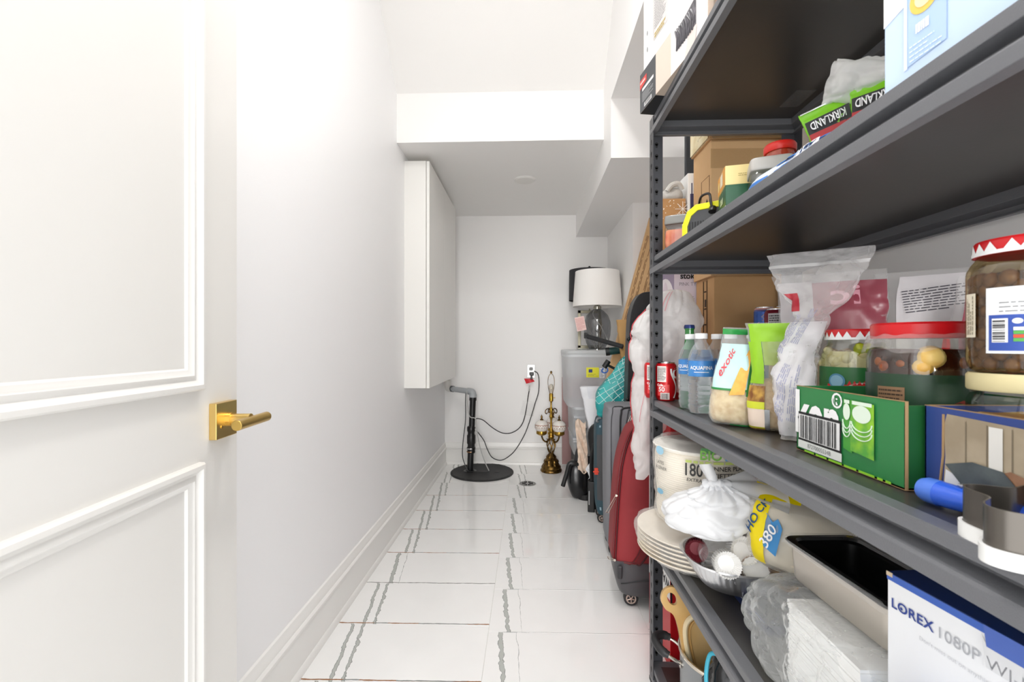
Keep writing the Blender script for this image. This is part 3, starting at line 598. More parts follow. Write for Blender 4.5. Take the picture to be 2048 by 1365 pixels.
# red
RD = mat('#8c2228', .62, bump=(900, .25)); RD2 = mat('#6a151b', .5); GS = mat('#4a4a4d', .45)
t = T('red_suitcase', 'dark red soft suitcase on wheels, nearest of the luggage row', 'suitcase', (.570, 1.965, 0), -4)
t.rotation_euler[1] = R(1.2)
s = Soft([(.20, .222, .115, 0, 0), (.212, .225, .118, 0, 0), (.32, .222, .12, 0, 0), (.50, .215, .12, .002, 0), (.62, .205, .118, .006, 0), (.72, .18, .112, .012, 0), (.755, .15, .10, .02, 0), (.77, .12, .08, .025, 0)], 6, .002, 5, 2)
s.body('fabric_body', RD, t, 64, 30)
k = Soft([(.045, .17, .08, .0, .01), (.06, .19, .10, 0, .005), (.13, .212, .115, 0, 0), (.19, .219, .118, 0, 0), (.205, .221, .119, 0, 0)], 6, 0); k.body('base_shell', GS, t, 64, 12)
MB().grid(lambda u, v: k.P(u, .93+.07*v, .003), 64, 2, True).build('seam_band', RD2, t)
zipper(t, [s.fr(-.965, .02+.94*i/24, .004) for i in range(25)], RD2, .004); zipper(t, [s.fr(-.93, .02+.94*i/24, .003) for i in range(25)], mat('#3c0f13', .6), .0025)
zipper(t, [s.fr(-.80+.30*i/20+.0*i, .04, .003) for i in range(21)], RD2, .003)
zp = [(-.58, .05), (-.50, .10), (-.36, .22), (-.26, .34), (-.20, .48), (-.16, .62), (-.12, .78), (-.02, .86), (.2, .88)]
zipper(t, spl([s.fr(x, v, .004) for x, v in zp], 5), mat('#3a0d11', .55), .0035); zipper(t, spl([s.fr(x-.16, v, .004) for x, v in zp], 5), mat('#571318', .55), .0025)
MB().grid(lambda u, v: s.fr(*(lambda q: (q[0]-.13*u, q[1]))([(a[0]+(b[0]-a[0])*(v*8-int(min(v*8, 7.99))), a[1]+(b[1]-a[1])*(v*8-int(min(v*8, 7.99)))) for a, b in zip(zp[:-1], zp[1:])][min(7, int(v*8))]), .0035), 4, 40).build('pocket_band', RD2, t)
pull(t, s.fr(-.225, .50, .008), s.fr(-.33, .435, .012)); pull(t, s.fr(-.225, .48, .008), s.fr(-.245, .385, .012)); pull(t, s.fr(-.965, .40, .009), s.fr(-1.0, .32, .018)); pull(t, k.fr(-.95, .95, .010), k.fr(-.999, .78, .024))
MB().box((-.205, -.125, .135), (-.185, -.112, .19)).build('side_bumper', mat('#2f3033', .45), t, False, .006)
zipper(t, [k.fr(-.9+1.6*i/20, .42+.12*sin(i/20*3), .002) for i in range(21)], mat('#232427', .5), .002)
wheels(t, (-.140, .145), (-.055, .06), .0300)
# grey
GR = mat('#84858a', .7, bump=(900, .25)); GR2 = mat('#2a2b2e', .55)
t = T('grey_suitcase', 'tall grey soft suitcase standing just behind the red one', 'suitcase', (.648, 2.44, 0), -3)
s = boxsoft(.245, .125, .055, .775, 8, .002, 4, .97, .96); s.body('fabric_body', GR, t, 64, 30)
zipper(t, [s.fr(-.72, .06+.72*i/20, .003) for i in range(21)]+spl([s.fr(-.72, .78, .003), s.fr(-.66, .87, .003), s.fr(-.5, .905, .003), s.fr(-.2, .91, .003), s.fr(.3, .91, .003)], 5), GR2, .005)
zipper(t, spl([s.fr(-.62, .05, .003), s.fr(-.62, .5, .003), s.fr(-.58, .70, .003), s.fr(-.52, .80, .003), s.fr(-.36, .86, .003), s.fr(.2, .87, .003)], 6), mat('#4c4d51', .6), .003)
zipper(t, [s.fr(-.90, .03+.9*i/24, .002) for i in range(25)], mat('#55565a', .6), .003); zipper(t, spl([s.fr(-.90, .93, .002), s.fr(-.80, .965, .002), s.fr(-.72, .93, .003), s.fr(-.70, .86, .003)], 5), GR2, .004)
pull(t, s.fr(-.50, .66, .006), s.fr(-.54, .585, .012)); wheels(t, (-.2, .2), (-.07, .07), .03)
MB().box((-.1, -.02, .775), (.1, .02, .79)).build('carry_handle', GR2, t, False, .006)
NV = mat('#33505c', .65, bump=(900, .2))
t = T('navy_suitcase', 'slate blue suitcase, only its edge showing beyond the grey one', 'suitcase', (.652, 2.85, 0), -3)
s = boxsoft(.24, .09, .05, .645, 8, .002, 6); s.body('fabric_body', NV, t, 56, 24); wheels(t, (-.2, .2), (-.05, .05), .028)
for v in (.22, .62): s.patch('reflector', mat('#9fb9c6', .3), t, -.92, -.88, v, v+.035, .002, 2, 2)
s.patch('grey_panel', mat('#4a4b4e', .6), t, -.97, -.4, .30, .56, .002)
MB().tube(spl([s.fr(-.97, .95, .01), s.fr(-.99, .90, .025), s.fr(-.98, .78, .025), s.fr(-.96, .74, .01)], 5), .006, 8).build('side_handle', mat('#8d8f92', .4), t)
MB().box((-.248, -.085, .30), (-.225, -.075, .34)).box((-.256, -.088, .315), (-.22, -.08, .322)).build('red_tag', mat('#e2482f', .5), t, False, .002)
# teal plaid bag, with black umbrella handle
TE = mat('#1f9a9b', .4, bump=(30, .5)); TEL = mat('#7fd0cd', .4)
t = T('teal_bag', 'teal shopping bag with white diagonal grid on the luggage', 'bag', (.60, 2.835, .648), -8)
s = Soft([(.0, .165, .075, .0, .0), (.03, .178, .08, 0, 0), (.14, .172, .08, .0, 0), (.24, .135, .07, .03, 0), (.33, .10, .05, .055, .0), (.40, .055, .03, .075, 0)], 3.5, .014, 7, 11, .9)
s.body('bag_body', TE, t, 56, 34, 50)
s.patch('light_panel', mat('#46b5b3', .4, bump=(30, .4)), t, -.98, -.45, .02, .92, .002); s.patch('gusset_tail', TE, t, -1, -.55, .0, .30, .006)
for k in range(-7, 12):
    for sg in (1, -1):
        pts = [s.fr(x, v, .0025) for x, v in ((-.98+i*.098, (.09*k+.6*(i*.049)) if sg > 0 else (.09*k+.6-.6*(i*.049))) for i in range(21)) if .01 < v < .97]
        if len(pts) > 2: MB().tube(pts, .0019, 4).build('grid_line', mat('#d9f3f1', .5), t)
h0 = W(1210, 733, Y=2.82); t = T('umbrella_handle', 'black umbrella handle with blue wrist strap by the teal bag', 'umbrella', h0)
MB().cyl((-.006, 0, -.008), (.022, .0, .034), .017, 16).cyl((.010, 0, .010), (.13, .01, -.05), .008, 10).build('grip', mat('#141416', .45), t, True, .003)
MB().tube(spl([(-.012, -.01, -.012), (-.022, -.012, -.03), (-.006, -.014, -.04), (.014, -.012, -.03), (.012, -.01, -.012)], 5), .004, 8).build('wrist_strap', mat('#2d62b4', .6), t)
KR = mat('#c39a62', .75, bump=(40, .4), mott=(5, '#b98f58'))
t = T('kraft_paper_bag', 'tall brown kraft paper bag between the teal bag and cardboard', 'bag', (.655, 2.95, .63), -4)
s = Soft([(0, .07, .03, 0, 0), (.2, .066, .03, 0, 0), (.33, .055, .028, .005, 0), (.46, .075, .032, 0, 0), (.62, .085, .035, -.005, 0)], 6, .008, 8, 4, 1.)
s.body('paper_body', KR, t, 44, 24, 50, True, False)
CBD = mat('#d8b285', .8, bump=(60, .15), mott=(4, '#d0a878')); CBD2 = mat('#c9a071', .8, bump=(60, .2), mott=(5, '#be9464')); PRT = mat('#6b4a2c', .8)
t = T('flat_carton', 'tall flat brown cardboard carton leaning against the right wall', 'carton', (.462, 3.06, .655), 0, None, 0, 15)
MB().box((0, -.02, 0), (.125, .02, 1.33)).build('carton_body', CBD, t, False, .002)
f = FR((0, -.025, 0), (1,0,0), (0,0,1))
for k, (x, z0, z1) in enumerate(((.015, .62, 1.2), (.045, .7, 1.22), (.085, .5, 1.15), (.11, .66, 1.2))): lines(rot(f, 90, x, z0), 0, -.008, z1-z0, .008, 2, PRT, t, k, .35)
disc('recycle_mark', f, .07, .62, .018, mat('#e3d3b4', .7), t); disc('recycle_mark_inner', f, .073, .62, .0145, CBD, t, .0016)
text('r', .10, f, PRT, t, .09, 1.22)
# guitar case
t = T('guitar_case', 'black hard guitar case standing upright behind the grey suitcase', 'instrument case', (.722, 2.645, 0), 0)
o = [(-.165, 0), (-.178, .3), (-.185, .66), (-.18, .9), (-.172, 1.12), (-.165, 1.24), (-.145, 1.32), (-.105, 1.375), (-.05, 1.39), (.05, 1.39), (.105, 1.375), (.145, 1.32), (.165, 1.24), (.185, .66), (.165, 0)]
oc = [(p.x*.89, p.y) for p in spl([(x, y, 0) for x, y in o], 4)]
M = Matrix(((1,0,0,0),(0,0,1,-.05),(0,1,0,0),(0,0,0,1)))
MB().prism(oc, 0, .1, M).build('case_shell', mat('#2a2a2c', .42, bump=(200, .3)), t, True, .006)
oi = [(x*.72, .1+(y-.1)*.93) for x, y in oc]; oj = [(x*.64, .12+(y-.12)*.915) for x, y in oc]
zipper(t, [(x, -.0515, y) for x, y in oi], mat('#0f0f10', .4), .006); zipper(t, [(x, -.0515, y) for x, y in oj], mat('#3b3b3d', .4), .004)
MB().prism(oj, -.004, 0, M).build('inner_panel', mat('#17171a', .5), t, False)
for x, z in ((-.156, 1.12), (-.125, 1.10), (-.163, .78), (-.132, .755)): MB().ball((x, -.052, z), .012, 14).build('rivet', mat('#0e0e0f', .3), t)
# red and white box on the floor behind the rack
RB = mat('#c4121c', .4)
t, f, sd = carton('red_printed_box', 'tall red box with white upside-down print behind the rack end', 'box', (.645, 1.668, 0), (.345, .265, .93), 0, RB, tape=None)
fl = FR((-.1725, 0, 0), (0,-1,0), (0,0,1))
poly('white_band', fl, [(-.131, .20), (.131, .235), (.131, .60), (-.131, .60)], WHITE, t)
poly('black_edge', FR((0, -.1325, 0), (1,0,0), (0,0,1)), [(-.172, .20), (-.166, .20), (-.166, .60), (-.172, .60)], INK, t, .001); decal('photo_strip', FR((0, -.1325, 0), (1,0,0), (0,0,1)), -.165, .33, -.08, .60, mat('#3a2f22', .5, mott=(40, '#8a6a3a')), t)
g = rot(rot(fl, 180, 0, .4), 90)
for k, (a, sz) in enumerate((('WA', .045), ('POU', .045), ('TO', .06), ('CAP', .028), ('CARE', .028))):
    text(a, sz, rot(fl, 180, 0, .4), INK, t, -.09, .12-.001-k*.058, .0016, .02, 1.0)
decal('black_panel', rot(fl, 180, 0, .4), -.15, .0, -.05, .03, INK, t, .0012)
frt = FR((0, -.1325, 0), (1,0,0), (0,0,1))
decal('red_panel', frt, -.155, .20, .16, .32, mat('#a50d16', .4), t, .0008); b = MB()
for q in (((-.12,.255),(-.08,.255)), ((-.12,.255),(-.12,.29)), ((-.13,.12),(-.10,.12)), ((-.10,.12),(-.10,.09))): b.tube([frt(*q[0], .001), frt(*q[1], .001)], .0012, 4)
b.build('diagram_lines', mat('#e9b9b9', .5), t)
# boxes behind the rack end
t, f, sd = carton('brown_carton', 'plain brown cardboard carton with printed symbol strip seen through the rack end', 'carton', (.752, 1.625, .93), (.265, .16, .39), 0, CBD2)
sdd = FR((-.1325, .03, 0), (0,-1,0), (0,0,1))
b = MB()
for p in (((.02, .20), (.055, .20), (.055, .385), (.02, .385)), ((.024, .204), (.051, .204), (.051, .381), (.024, .381))): b.tube([sdd(x, y, .001) for x, y in p], .0008, 4, True)
for z in (.23, .285, .345): b.box((0,0,0),(0,0,0)); b.tube([sdd(.032, z), sdd(.044, z)], .003, 4)
b.build('symbol_strip', mat('#3b2a1a', .7), t); decal('square_mark', sdd, .032, .292, .045, .318, mat('#3b2a1a', .7), t, .001)
t2, f, sd = carton('brown_carton', 'large brown cardboard carton with lamp icon and clear tape along its top', 'carton', (.752, 1.625, 1.321), (.285, .16, .455), 0, CBD, tape=None)
sdd = FR((-.1425, -.02, 0), (0,-1,0), (0,0,1)); frt = FR((0, -.08, 0), (1,0,0), (0,0,1))
decal('packing_tape', frt, -.143, .36, .143, .425, film('#caa878', .5, .15, (50, .6)), t2, .0008)
MB().tube([sdd(x, y, .001) for x, y in ((-.02, .10), (.05, .10), (.05, .34), (-.02, .34))], .0008, 4, True).build('print_frame', mat('#6b4a2c', .7), t2)
poly('lamp_icon', sdd, [(.01, .20), (.035, .185), (.038, .25), (.028, .268), (.016, .25)], mat('#2a2320', .7), t2, .001); decal('icon_stem', sdd, -.005, .19, .02, .2, mat('#2a2320', .7), t2, .0012)
t, f, sd = carton('taped_carton', 'brown carton wrapped in shiny clear tape, topmost behind the rack', 'carton', (.745, 1.625, 1.777), (.285, .17, .25), 0, CBD2)
frt = FR((0, -.085, .125), (1,0,0), (0,0,1)); sdd = FR((-.1425, 0, .125), (0,-1,0), (0,0,1))
s = Soft([(-.0, .144, .088, 0, 0), (.02, .146, .09, 0, 0), (.125, .146, .09, 0, 0), (.249, .144, .088, 0, 0)], 14, .003, 16, 5, .8)
MB().grid(s.P, 56, 18, True).build('stretch_wrap', film('#e6cfa0', .30, .12, (40, 1.)), t); decal('cream_plastic', sdd, -.082, -.12, .082, .12, mat('#dcc78f', .35, bump=(30, .8), mott=(20, '#f0e4be')), t, .004, 8, 8); decal('purple_label', frt, .09, -.10, .135, -.03, mat('#54407a', .5), t, .002)
tag(MB().box((.735, 2.15, 0), (.885, 2.175, 2.10)).build('dark_panel', mat('#3b3e43', .6), None, False, .002), 'dark grey upright panel behind the brown cartons', 'panel')
t, f, sd = carton('lilac_dish_box', 'tall lilac and white dinnerware box beyond the rack end', 'box', (.615, 1.758, .93), (.235, .09, .45), 0, mat('#d7cfdc', .5), seam=False)
frt = FR((0, -.045, 0), (1,0,0), (0,0,1))
decal('lilac_side_panel', frt, -.1175, .02, -.074, .44, mat('#9f95ad', .5), t); disc('plate_picture', frt, -.105, .33, .03, mat('#ece7ee', .4), t, .001, 24, .075)
poly('plate_rim_picture', frt, [(-.106+.010*cos(a*pi/12), .33+.062*sin(a*pi/12)) for a in range(24)], mat('#e0d3df', .4), t, .0016)
text('stokes', .030, frt, INK, t, -.052, .415, .0012, .03, 1, 'LEFT')
text('PINK TYPHOON', .018, frt, mat('#8c8790', .5), t, -.056, .385, .0012, 0, .95, 'LEFT'); text('4', .022, frt, mat('#6d6872', .5), t, -.056, .335, .0012, .01, 1, 'LEFT'); lines(frt, -.045, .328, .0, .342, 2, mat('#98929c', .5), t, 4, .4)
t, f, sd = carton('white_bottle_box', 'small white box with purple bottle print beside the brown carton', 'box', (.612, 1.755, 1.381), (.042, .085, .35), 0, WHITE, seam=False)
frt = FR((0, -.0425, 0), (1,0,0), (0,0,1)); sdd = FR((-.021, 0, 0), (0,-1,0), (0,0,1))
for x in (-.006, .012): decal('bottle_print', frt, x-.006, .16, x+.006, .27, mat('#3b3a5c', .4), t); decal('bottle_neck_print', frt, x-.002, .27, x+.002, .31, mat('#3b3a5c', .4), t)
decal('red_square', frt, -.006, .10, .018, .15, RED, t); decal('violet_band', frt, -.021, .03, -.012, .16, mat('#7d5ba0', .4), t)
t = T('gift_bag', 'brown gift bag with white snowflakes seen beyond the far rack post', 'gift bag', (.54, 1.757, 1.381))
MB().box((-.046, -.04, 0), (.046, .04, .255)).build('bag_body', mat('#b58858', .7), t, False, .003)
frt = FR((0, -.04, 0), (1,0,0), (0,0,1)); rnd = random.Random(2); b = MB()
for k in range(60):
    x, z = rnd.uniform(-.043, .043), rnd.uniform(.05, .25); r = rnd.uniform(.0008, .0022); b.add([frt(x+r*cos(a*pi/3), z+r*sin(a*pi/3), .0012) for a in range(6)], [tuple(range(6))])
for cx, cz, r in ((-.010, .115, .020), (.034, .215, .028), (-.034, .03, .016)):
    for a in range(8): b.tube([frt(cx, cz, .0012), frt(cx+r*cos(a*pi/4), cz+r*sin(a*pi/4), .0012)], .0012, 4)
b.build('snowflake_print', mat('#f2ece2', .6), t)
s = Soft([(0, .04, .035, 0, 0), (.012, .043, .04, 0, 0), (.03, .04, .036, 0, 0), (.045, .028, .025, .006, 0)], 3, .008, 18, 3, .6)
t = T('grey_cloth', 'folded grey knit cloth lying on top of the snowflake gift bag', 'cloth', (.54, 1.757, 1.636)); s.body('folded_cloth', mat('#b9b6b1', .9, bump=(200, .6)), t, 36, 16)
MB().tube(spl([(-.02, -.03, .03), (-.005, -.035, .05), (.02, -.035, .055), (.035, -.03, .035)], 5), .010, 8).build('rolled_edge', mat('#c4c1bc', .9, bump=(200, .6)), t)
# big white shopping bag
WB = film('#f3f2f1', .66, .3, (45, 1.), .3)
t = T('white_shopping_bag', 'large bulging white plastic bag with red edge behind the far post', 'plastic bag', (.475, 1.60, .62), -8)
s = Soft([(.0, .012, .015, -.085, 0), (.05, .04, .035, -.07, 0), (.15, .052, .048, -.058, 0), (.30, .088, .055, -.024, .0), (.42, .118, .06, .0, 0), (.52, .112, .058, .008, 0), (.60, .085, .05, .02, 0), (.645, .05, .03, .03, 0), (.66, .02, .012, .035, 0)], 2.4, .011, 9, 9, 1.6)
s.body('bag_film', WB, t, 110, 90, 70)
MB().tube([s.fr(-1, .08+.66*i/30, .002) for i in range(31)], .0014, 6).build('red_edge', mat('#c2353f', .5), t)
MB().tube([s.fr(-.62+.012*i, .30+.018*i, .003) for i in range(24)], .0009, 4).build('stitched_line', mat('#c97078', .5), t)
s.patch('red_print', mat('#dba3a8', .5), t, -.45, -.40, .72, .90, .002, 2, 8); s.patch('red_print', mat('#dba3a8', .5), t, -.30, -.26, .72, .92, .002, 2, 8)
# ---------------------------------------------------------------- groceries on the counter-high shelf
ALU = mat('#c9cacc', .25, 1); CAP = mat('#f2f2f2', .4)
def can(name, label, loc, rz, r, h, body, deco, group=None):
    t = T(name, label, 'can', loc, rz, group)
    MB().lathe([(r*.80, 0), (r*.84, .003), (r*.98, .012), (r, .018), (r, h-.016), (r*.97, h-.010), (r*.83, h-.003)], 40, cap=True).build('can_body', body, t)
    MB().lathe([(r*.84, h-.004), (r*.845, h), (r*.80, h), (r*.79, h-.004), (.0001, h-.0045)], 40).build('can_lid', ALU, t)
    MB().prism(rrect(.013, .022, .006), 0, .0012, Matrix.Translation((0, .004, h-.0035))).build('pull_tab', ALU, t)
    deco(t, cylf(r, 0), r, h); return t
CR = mat('#c4141c', .25, .25)
def cola(t, f, r, h):
    decal('white_facts_panel', f, -.026, .060, .004, h-.012, mat('#ece6e2', .4), t, .0004, 10, 1); lines(f, -.024, .064, .003, h-.016, 13, mat('#4b4345', .5), t, 6, .5, .0008)
    decal('pink_panel', f, -.024, .016, .014, .052, mat('#dd4444', .35), t, .0004, 10, 1); text('Cola...', .0105, f, CAP, t, -.012, .050, .001, .03); text('50', .020, f, CAP, t, -.010, .036, .001, .02); bars(f, -.012, .006, .012, .024, 12, INK, t, 3, .0010); decal('barcode_ground', f, -.014, .005, .014, .026, mat('#e9dcd8', .4), t, .0006, 10, 1)
    b = MB(); g = lambda x, y: f(x, y, .0008)
    b.grid(lambda u, v: g(.026+.006*u+.010*sin(5*v), .01+v*(h-.03)), 2, 16); b.build('white_ribbon', CAP, t); text('C', .05, f, CAP, t, .040, .085, .0008, .02)
p = W(1338, 803, Z=S3); c1 = can('soda_can', 'red cola can with white facts panel by the far post', (p.x, p.y+.033, S3), -22, .033, .122, CR, cola)
dup(c1, (p.x-.018, p.y+.102, S3), -14, 'second red cola can, mostly hidden behind the front one')
# drink cans on a tray at the back
t, f, sd = carton('drink_tray', 'low cardboard tray under the slim drink cans at the back of the shelf', 'tray', (.745, 1.345, S3), (.15, .19, .135), 0, CBD2, seam=False)
NB = mat('#2f56a4', .25, .35)
def blue_can(t, f, r, h):
    text('ATELLiER', .017, f, mat('#e8e4e6', .4), t, .0, .085, .0008, .03, .8); PK = mat('#e3a39c', .35)
    for z, dz in ((.068, -.014), (.105, .014)): MB().tube([f(-.022, z, .001), f(0, z+dz, .001), f(.022, z, .001)], .0012, 4).build('pink_line', PK, t)
    MB().lathe([(r*.985, h-.012), (r*.88, h-.0035)], 40, cap=False).build('pink_shoulder', PK, t); text('◆', .02, f, mat('#c9c4cc', .4), t, 0, .125)
p = W(1530, 650, Y=1.40); zc = S3+.1355
a = can('slim_can', 'slim blue drink can with pink lines, left of the group', (p.x, 1.405, zc), -24, .0285, .156, NB, blue_can)
dup(a, (.775, 1.36, zc), -70, 'slim blue drink can with pink lines, right of the maroon one')
def facts_can(t, f, r, h):
    decal('facts_panel', f, -.022, .02, .026, h-.014, mat('#c9c6c6', .4), t, .0004, 12, 1); lines(f, -.019, .024, .024, h-.018, 16, mat('#3c3a3c', .5), t, 9, .5, .0008)
can('slim_can', 'maroon can with grey facts panel among the slim drink cans', (.715, 1.34, zc), -28, .031, .146, mat('#7c1b2b', .28, .3), facts_can)
def yellow_can(t, f, r, h):
    decal('silver_band', f, -.03, .06, .05, .13, mat('#d9d9d8', .3, .5), t, .0004, 12, 1); text('tr', .03, f, INK, t, .012, .115, .0008, .01)
can('slim_can', 'yellow topped drink can at the back of the slim cans', (.782, 1.42, zc), -24, .031, .16, mat('#d9a13a', .3, .3), yellow_can)
# beer bottle
t = T('beer_bottle', 'green glass bottle with blue crown cap behind the water bottles', 'bottle', (W(1379, 660, Y=1.36).x, 1.36, S3))
MB().lathe([(.026, 0), (.030, .004), (.030, .125), (.027, .148), (.016, .175), (.0135, .19), (.0125, .222), (.0145, .224), (.0145, .230), (.0125, .232)], 28).build('bottle_glass', mat('#2f7a3a', .08, coat=.4), t)
MB().lathe([(.0150, .226), (.0152, .231), (.0135, .2365), (.0001, .237)], 28, fl=(21, .03)).build('crown_cap', mat('#25356e', .35, .4), t); MB().lathe([(.0305, .05), (.0305, .11)], 28, cap=False).build('label_band', mat('#e3e7e0', .4), t)
# water bottles
PET = film('#e6edf2', .10, .08, None)
WAT = bpy.data.materials.new('clear_water'); WAT.use_nodes = True
_p = WAT.node_tree.nodes['Principled BSDF']; _p.inputs['Transmission Weight'].default_value = 1; _p.inputs['IOR'].default_value = 1.33; _p.inputs['Roughness'].default_value = .02; _p.inputs['Base Color'].default_value = (.97, .985, 1, 1)
def water(loc, rz, label):
    t = T('water_bottle', label, 'bottle', loc, rz, 'water bottles')
    pr = [(.018, 0), (.028, .003), (.0315, .012)]
    for k in range(6): z = .018+k*.0125; pr += [(.0322, z), (.0325, z+.004), (.0305, z+.008)]
    pr += [(.0325, .094), (.0318, .098), (.0318, .136), (.0325, .140), (.031, .150), (.024, .168), (.016, .181), (.0125, .187), (.0125, .192), (.016, .193), (.016, .195), (.0125, .196), (.0125, .203)]
    MB().lathe(pr, 40).build('bottle_body', PET, t)
    MB().lathe([(.026, .004), (.0298, .012)]+[q for k in range(6) for q in ((.0308, .018+k*.0125), (.0310, .022+k*.0125), (.0292, .026+k*.0125))]+[(.0302, .096), (.0302, .139), (.022, .165), (.0001, .166)], 32).build('water', WAT, t)
    MB().lathe([(.0150, .1935), (.0152, .206), (.0140, .2075), (.0001, .2078)], 36, fl=(36, .015)).build('cap', CAP, t)
    f = cylf(.0326, 0); lb = MB().lathe([(.0326, .097), (.0328, .117), (.0326, .137)], 44, cap=False).build('label_wrap', mat('#2f70b8', .35, mott=(30, '#4a90cf')), t)
    text('AQUAFINA', .0125, f, CAP, lb, 0, .119, .0012, .02, .92); MB().grid(lambda u, v: f(-.018+.036*u, .1075+.0016*v+.004*math.sin(3.1*u)*0, .001), 10, 1).build('underline', CAP, lb)
    lines(f, -.070, .10, -.038, .134, 6, mat('#cfe0ee', .5), lb, 3, .4, .001); return t
w0 = water((.447, 1.195, S3), -20, 'front water bottle with blue label, nearest the shelf edge')
for (x, y, l) in ((.452, 1.285, 'water bottle just left of and behind the front one'), (.520, 1.275, 'water bottle behind the front one, its cap showing alone'), (.522, 1.195, 'water bottle right of the front one, label partly hidden'), (.548, 1.130, 'rightmost water bottle, half hidden by the rice bag')): dup(w0, (x, y, S3), -20-random.Random(x).uniform(0, 30), l)
# rice bag
t = T('rice_bag', 'clear rice bag with red lettering and mango picture on the shelf', 'food bag', (.452, 1.03, S3+.002), -22, None, 0, 3)
s = Soft([(0, .040, .020, 0, 0), (.015, .047, .034, 0, 0), (.06, .049, .038, .002, 0), (.10, .044, .032, .0, 0), (.15, .038, .026, .004, 0), (.185, .036, .018, .006, 0), (.205, .037, .006, .008, 0), (.214, .038, .003, .008, 0)], 2.6, .004, 26, 5, .6)
RI = mat('#c6a260', .75, bump=(500, 1.), mott=(70, '#e6d09a'))
si = Soft([(0.002, .037, .018, 0, 0), (.015, .045, .032, 0, 0), (.06, .047, .036, .002, 0), (.095, .040, .029, .0, 0), (.108, .02, .012, 0, 0)], 2.6, .004, 26, 5, .6); si.body('rice', RI, t, 36, 20)
s.body('bag_film', film('#eef3f4', .20, .15, (60, .8)), t, 44, 34)
s.patch('pale_label', mat('#bfe0e0', .4), t, -.93, .62, .36, .68, .0018, 18, 12); f = s.face(-.15, .52, 1/.045, 1/.214)
text('exotic', .019, rot(f, 62), mat('#d94a55', .4), t, -.004, .016, .0026, .015, .9, sh=.2); ye = mat('#e39a2c', .45, mott=(40, '#f0c050'))
poly('mango_picture', f, [(-.004, -.045), (.022, -.042), (.032, .000), (.036, .030), (.028, .022), (.012, -.008)], ye, t, .003); poly('leaf_strip', f, [(.024, -.045), (.034, -.045), (.040, .03), (.036, .034)], mat('#2f7d3a', .45), t, .0035)
s.patch('green_edge', mat('#1f7a37', .4), t, -.95, .7, .345, .362, .003, 18, 1); s.patch('green_top', mat('#2f9348', .35, bump=(40, .6)), t, -.98, .98, .80, .93, .002, 20, 6); s.patch('green_bottom', mat('#2c8f47', .4), t, -.1, .98, .005, .06, .002, 12, 3)
MB().add([s.fr(.30, .93, .006), s.fr(.80, .93, .006), s.fr(.78, .70, .010), s.fr(.42, .72, .010)], [(0,1,2,3)]).build('tape_tab', mat('#2f9348', .35), t)
# lime bag
t = T('bulgur_bag', 'clear bag of brown grain with lime green top beside the rice', 'food bag', (.515, .962, S3+.002), -25)
s = Soft([(0, .046, .02, 0, 0), (.015, .053, .036, 0, 0), (.07, .052, .036, 0, 0), (.11, .046, .028, 0, 0), (.15, .047, .022, -.002, 0), (.19, .051, .012, -.004, 0), (.222, .054, .003, -.004, 0)], 2.6, .004, 22, 8, .6)
si = Soft([(0.002, .044, .018, 0, 0), (.015, .051, .034, 0, 0), (.07, .050, .034, 0, 0), (.098, .04, .024, 0, 0), (.106, .02, .01, 0, 0)], 2.6, .004, 22, 8, .6); si.body('grain', mat('#c29a66', .8, bump=(700, 1.), mott=(150, '#d8b684')), t, 36, 18)
s.body('bag_film', film('#eef2e6', .18, .15, (60, .8)), t, 44, 34); LM = mat('#8fc31f', .4, bump=(30, .4))
s.patch('lime_top', LM, t, -.9, .98, .80, .985, .002, 18, 6); s.patch('lime_side', LM, t, -.98, -.52, .44, .80, .002, 6, 10); s.patch('lime_haze', film('#b9d66a', .55, .3), t, -.5, .9, .60, .80, .0018, 14, 8)
s.patch('food_photo', mat('#c59a45', .5, mott=(60, '#7c4b22')), t, -.98, -.45, .30, .42, .002, 6, 6); s.patch('pink_panel', mat('#ecd9c8', .5), t, -.98, -.45, .12, .26, .002, 6, 4); s.patch('yellow_strip', mat('#cfd632', .5), t, -.98, -.45, .26, .30, .003, 6, 1); s.patch('yellow_strip', mat('#cfd632', .5), t, -.98, -.45, .09, .12, .003, 6, 1); s.patch('food_photo', mat('#b98a3c', .5, mott=(60, '#7c4b22')), t, -.98, -.45, .03, .09, .002, 6, 2)
s.patch('foil_seal', mat('#c3c6c8', .25, .8), t, -.45, -.28, .02, .26, .003, 3, 6); MB().tube([s.fr(.42+.09*cos(k*pi/8), .70+.055*sin(k*pi/8), .003) for k in range(16)], .003, 6, True).build('leaf_badge', mat('#4d9a23', .4), t)
# pita / bread bags at the back
MR = mat('#9a3f50', .35, bump=(20, .4)); CLR = film('#eceaea', .16, .12, (26, 1.)); WP = mat('#e6e0e4', .45, bump=(25, .5))
FLAT = mat('#d9c6ac', .7, bump=(30, .5), mott=(14, '#c4a880'))
t = T('bread_bag', 'tall clear bread bag with maroon logo panel behind the jars', 'bread bag', (.660, 1.01, S3), -34)
s = Soft([(0, .09, .03, 0, 0), (.06, .10, .04, 0, 0), (.16, .10, .036, 0, 0), (.25, .098, .03, -.005, 0), (.30, .10, .02, -.008, 0), (.335, .105, .006, -.01, 0)], 3, .007, 10, 3, 1.1)
Soft([(0.002, .08, .025, 0, 0), (.06, .09, .034, 0, 0), (.13, .088, .03, 0, 0), (.15, .07, .02, 0, 0)], 3, .004, 10, 3).body('flatbread', FLAT, t, 36, 14)
s.body('bag_film', CLR, t, 52, 36); s.patch('maroon_panel', film('#9a3f50', .85, .3, (20, .5)), t, -.30, .97, .50, .86, .002, 16, 16); s.patch('white_panel', film('#e9e4e8', .75, .3, (25, .6), .2), t, -.95, -.30, .40, .88, .002, 14, 14)
text('ic', .085, s.face(.28, .72, -1/.10, 1/.335), mat('#d99aa8', .45), t, 0, 0, .003, .02)
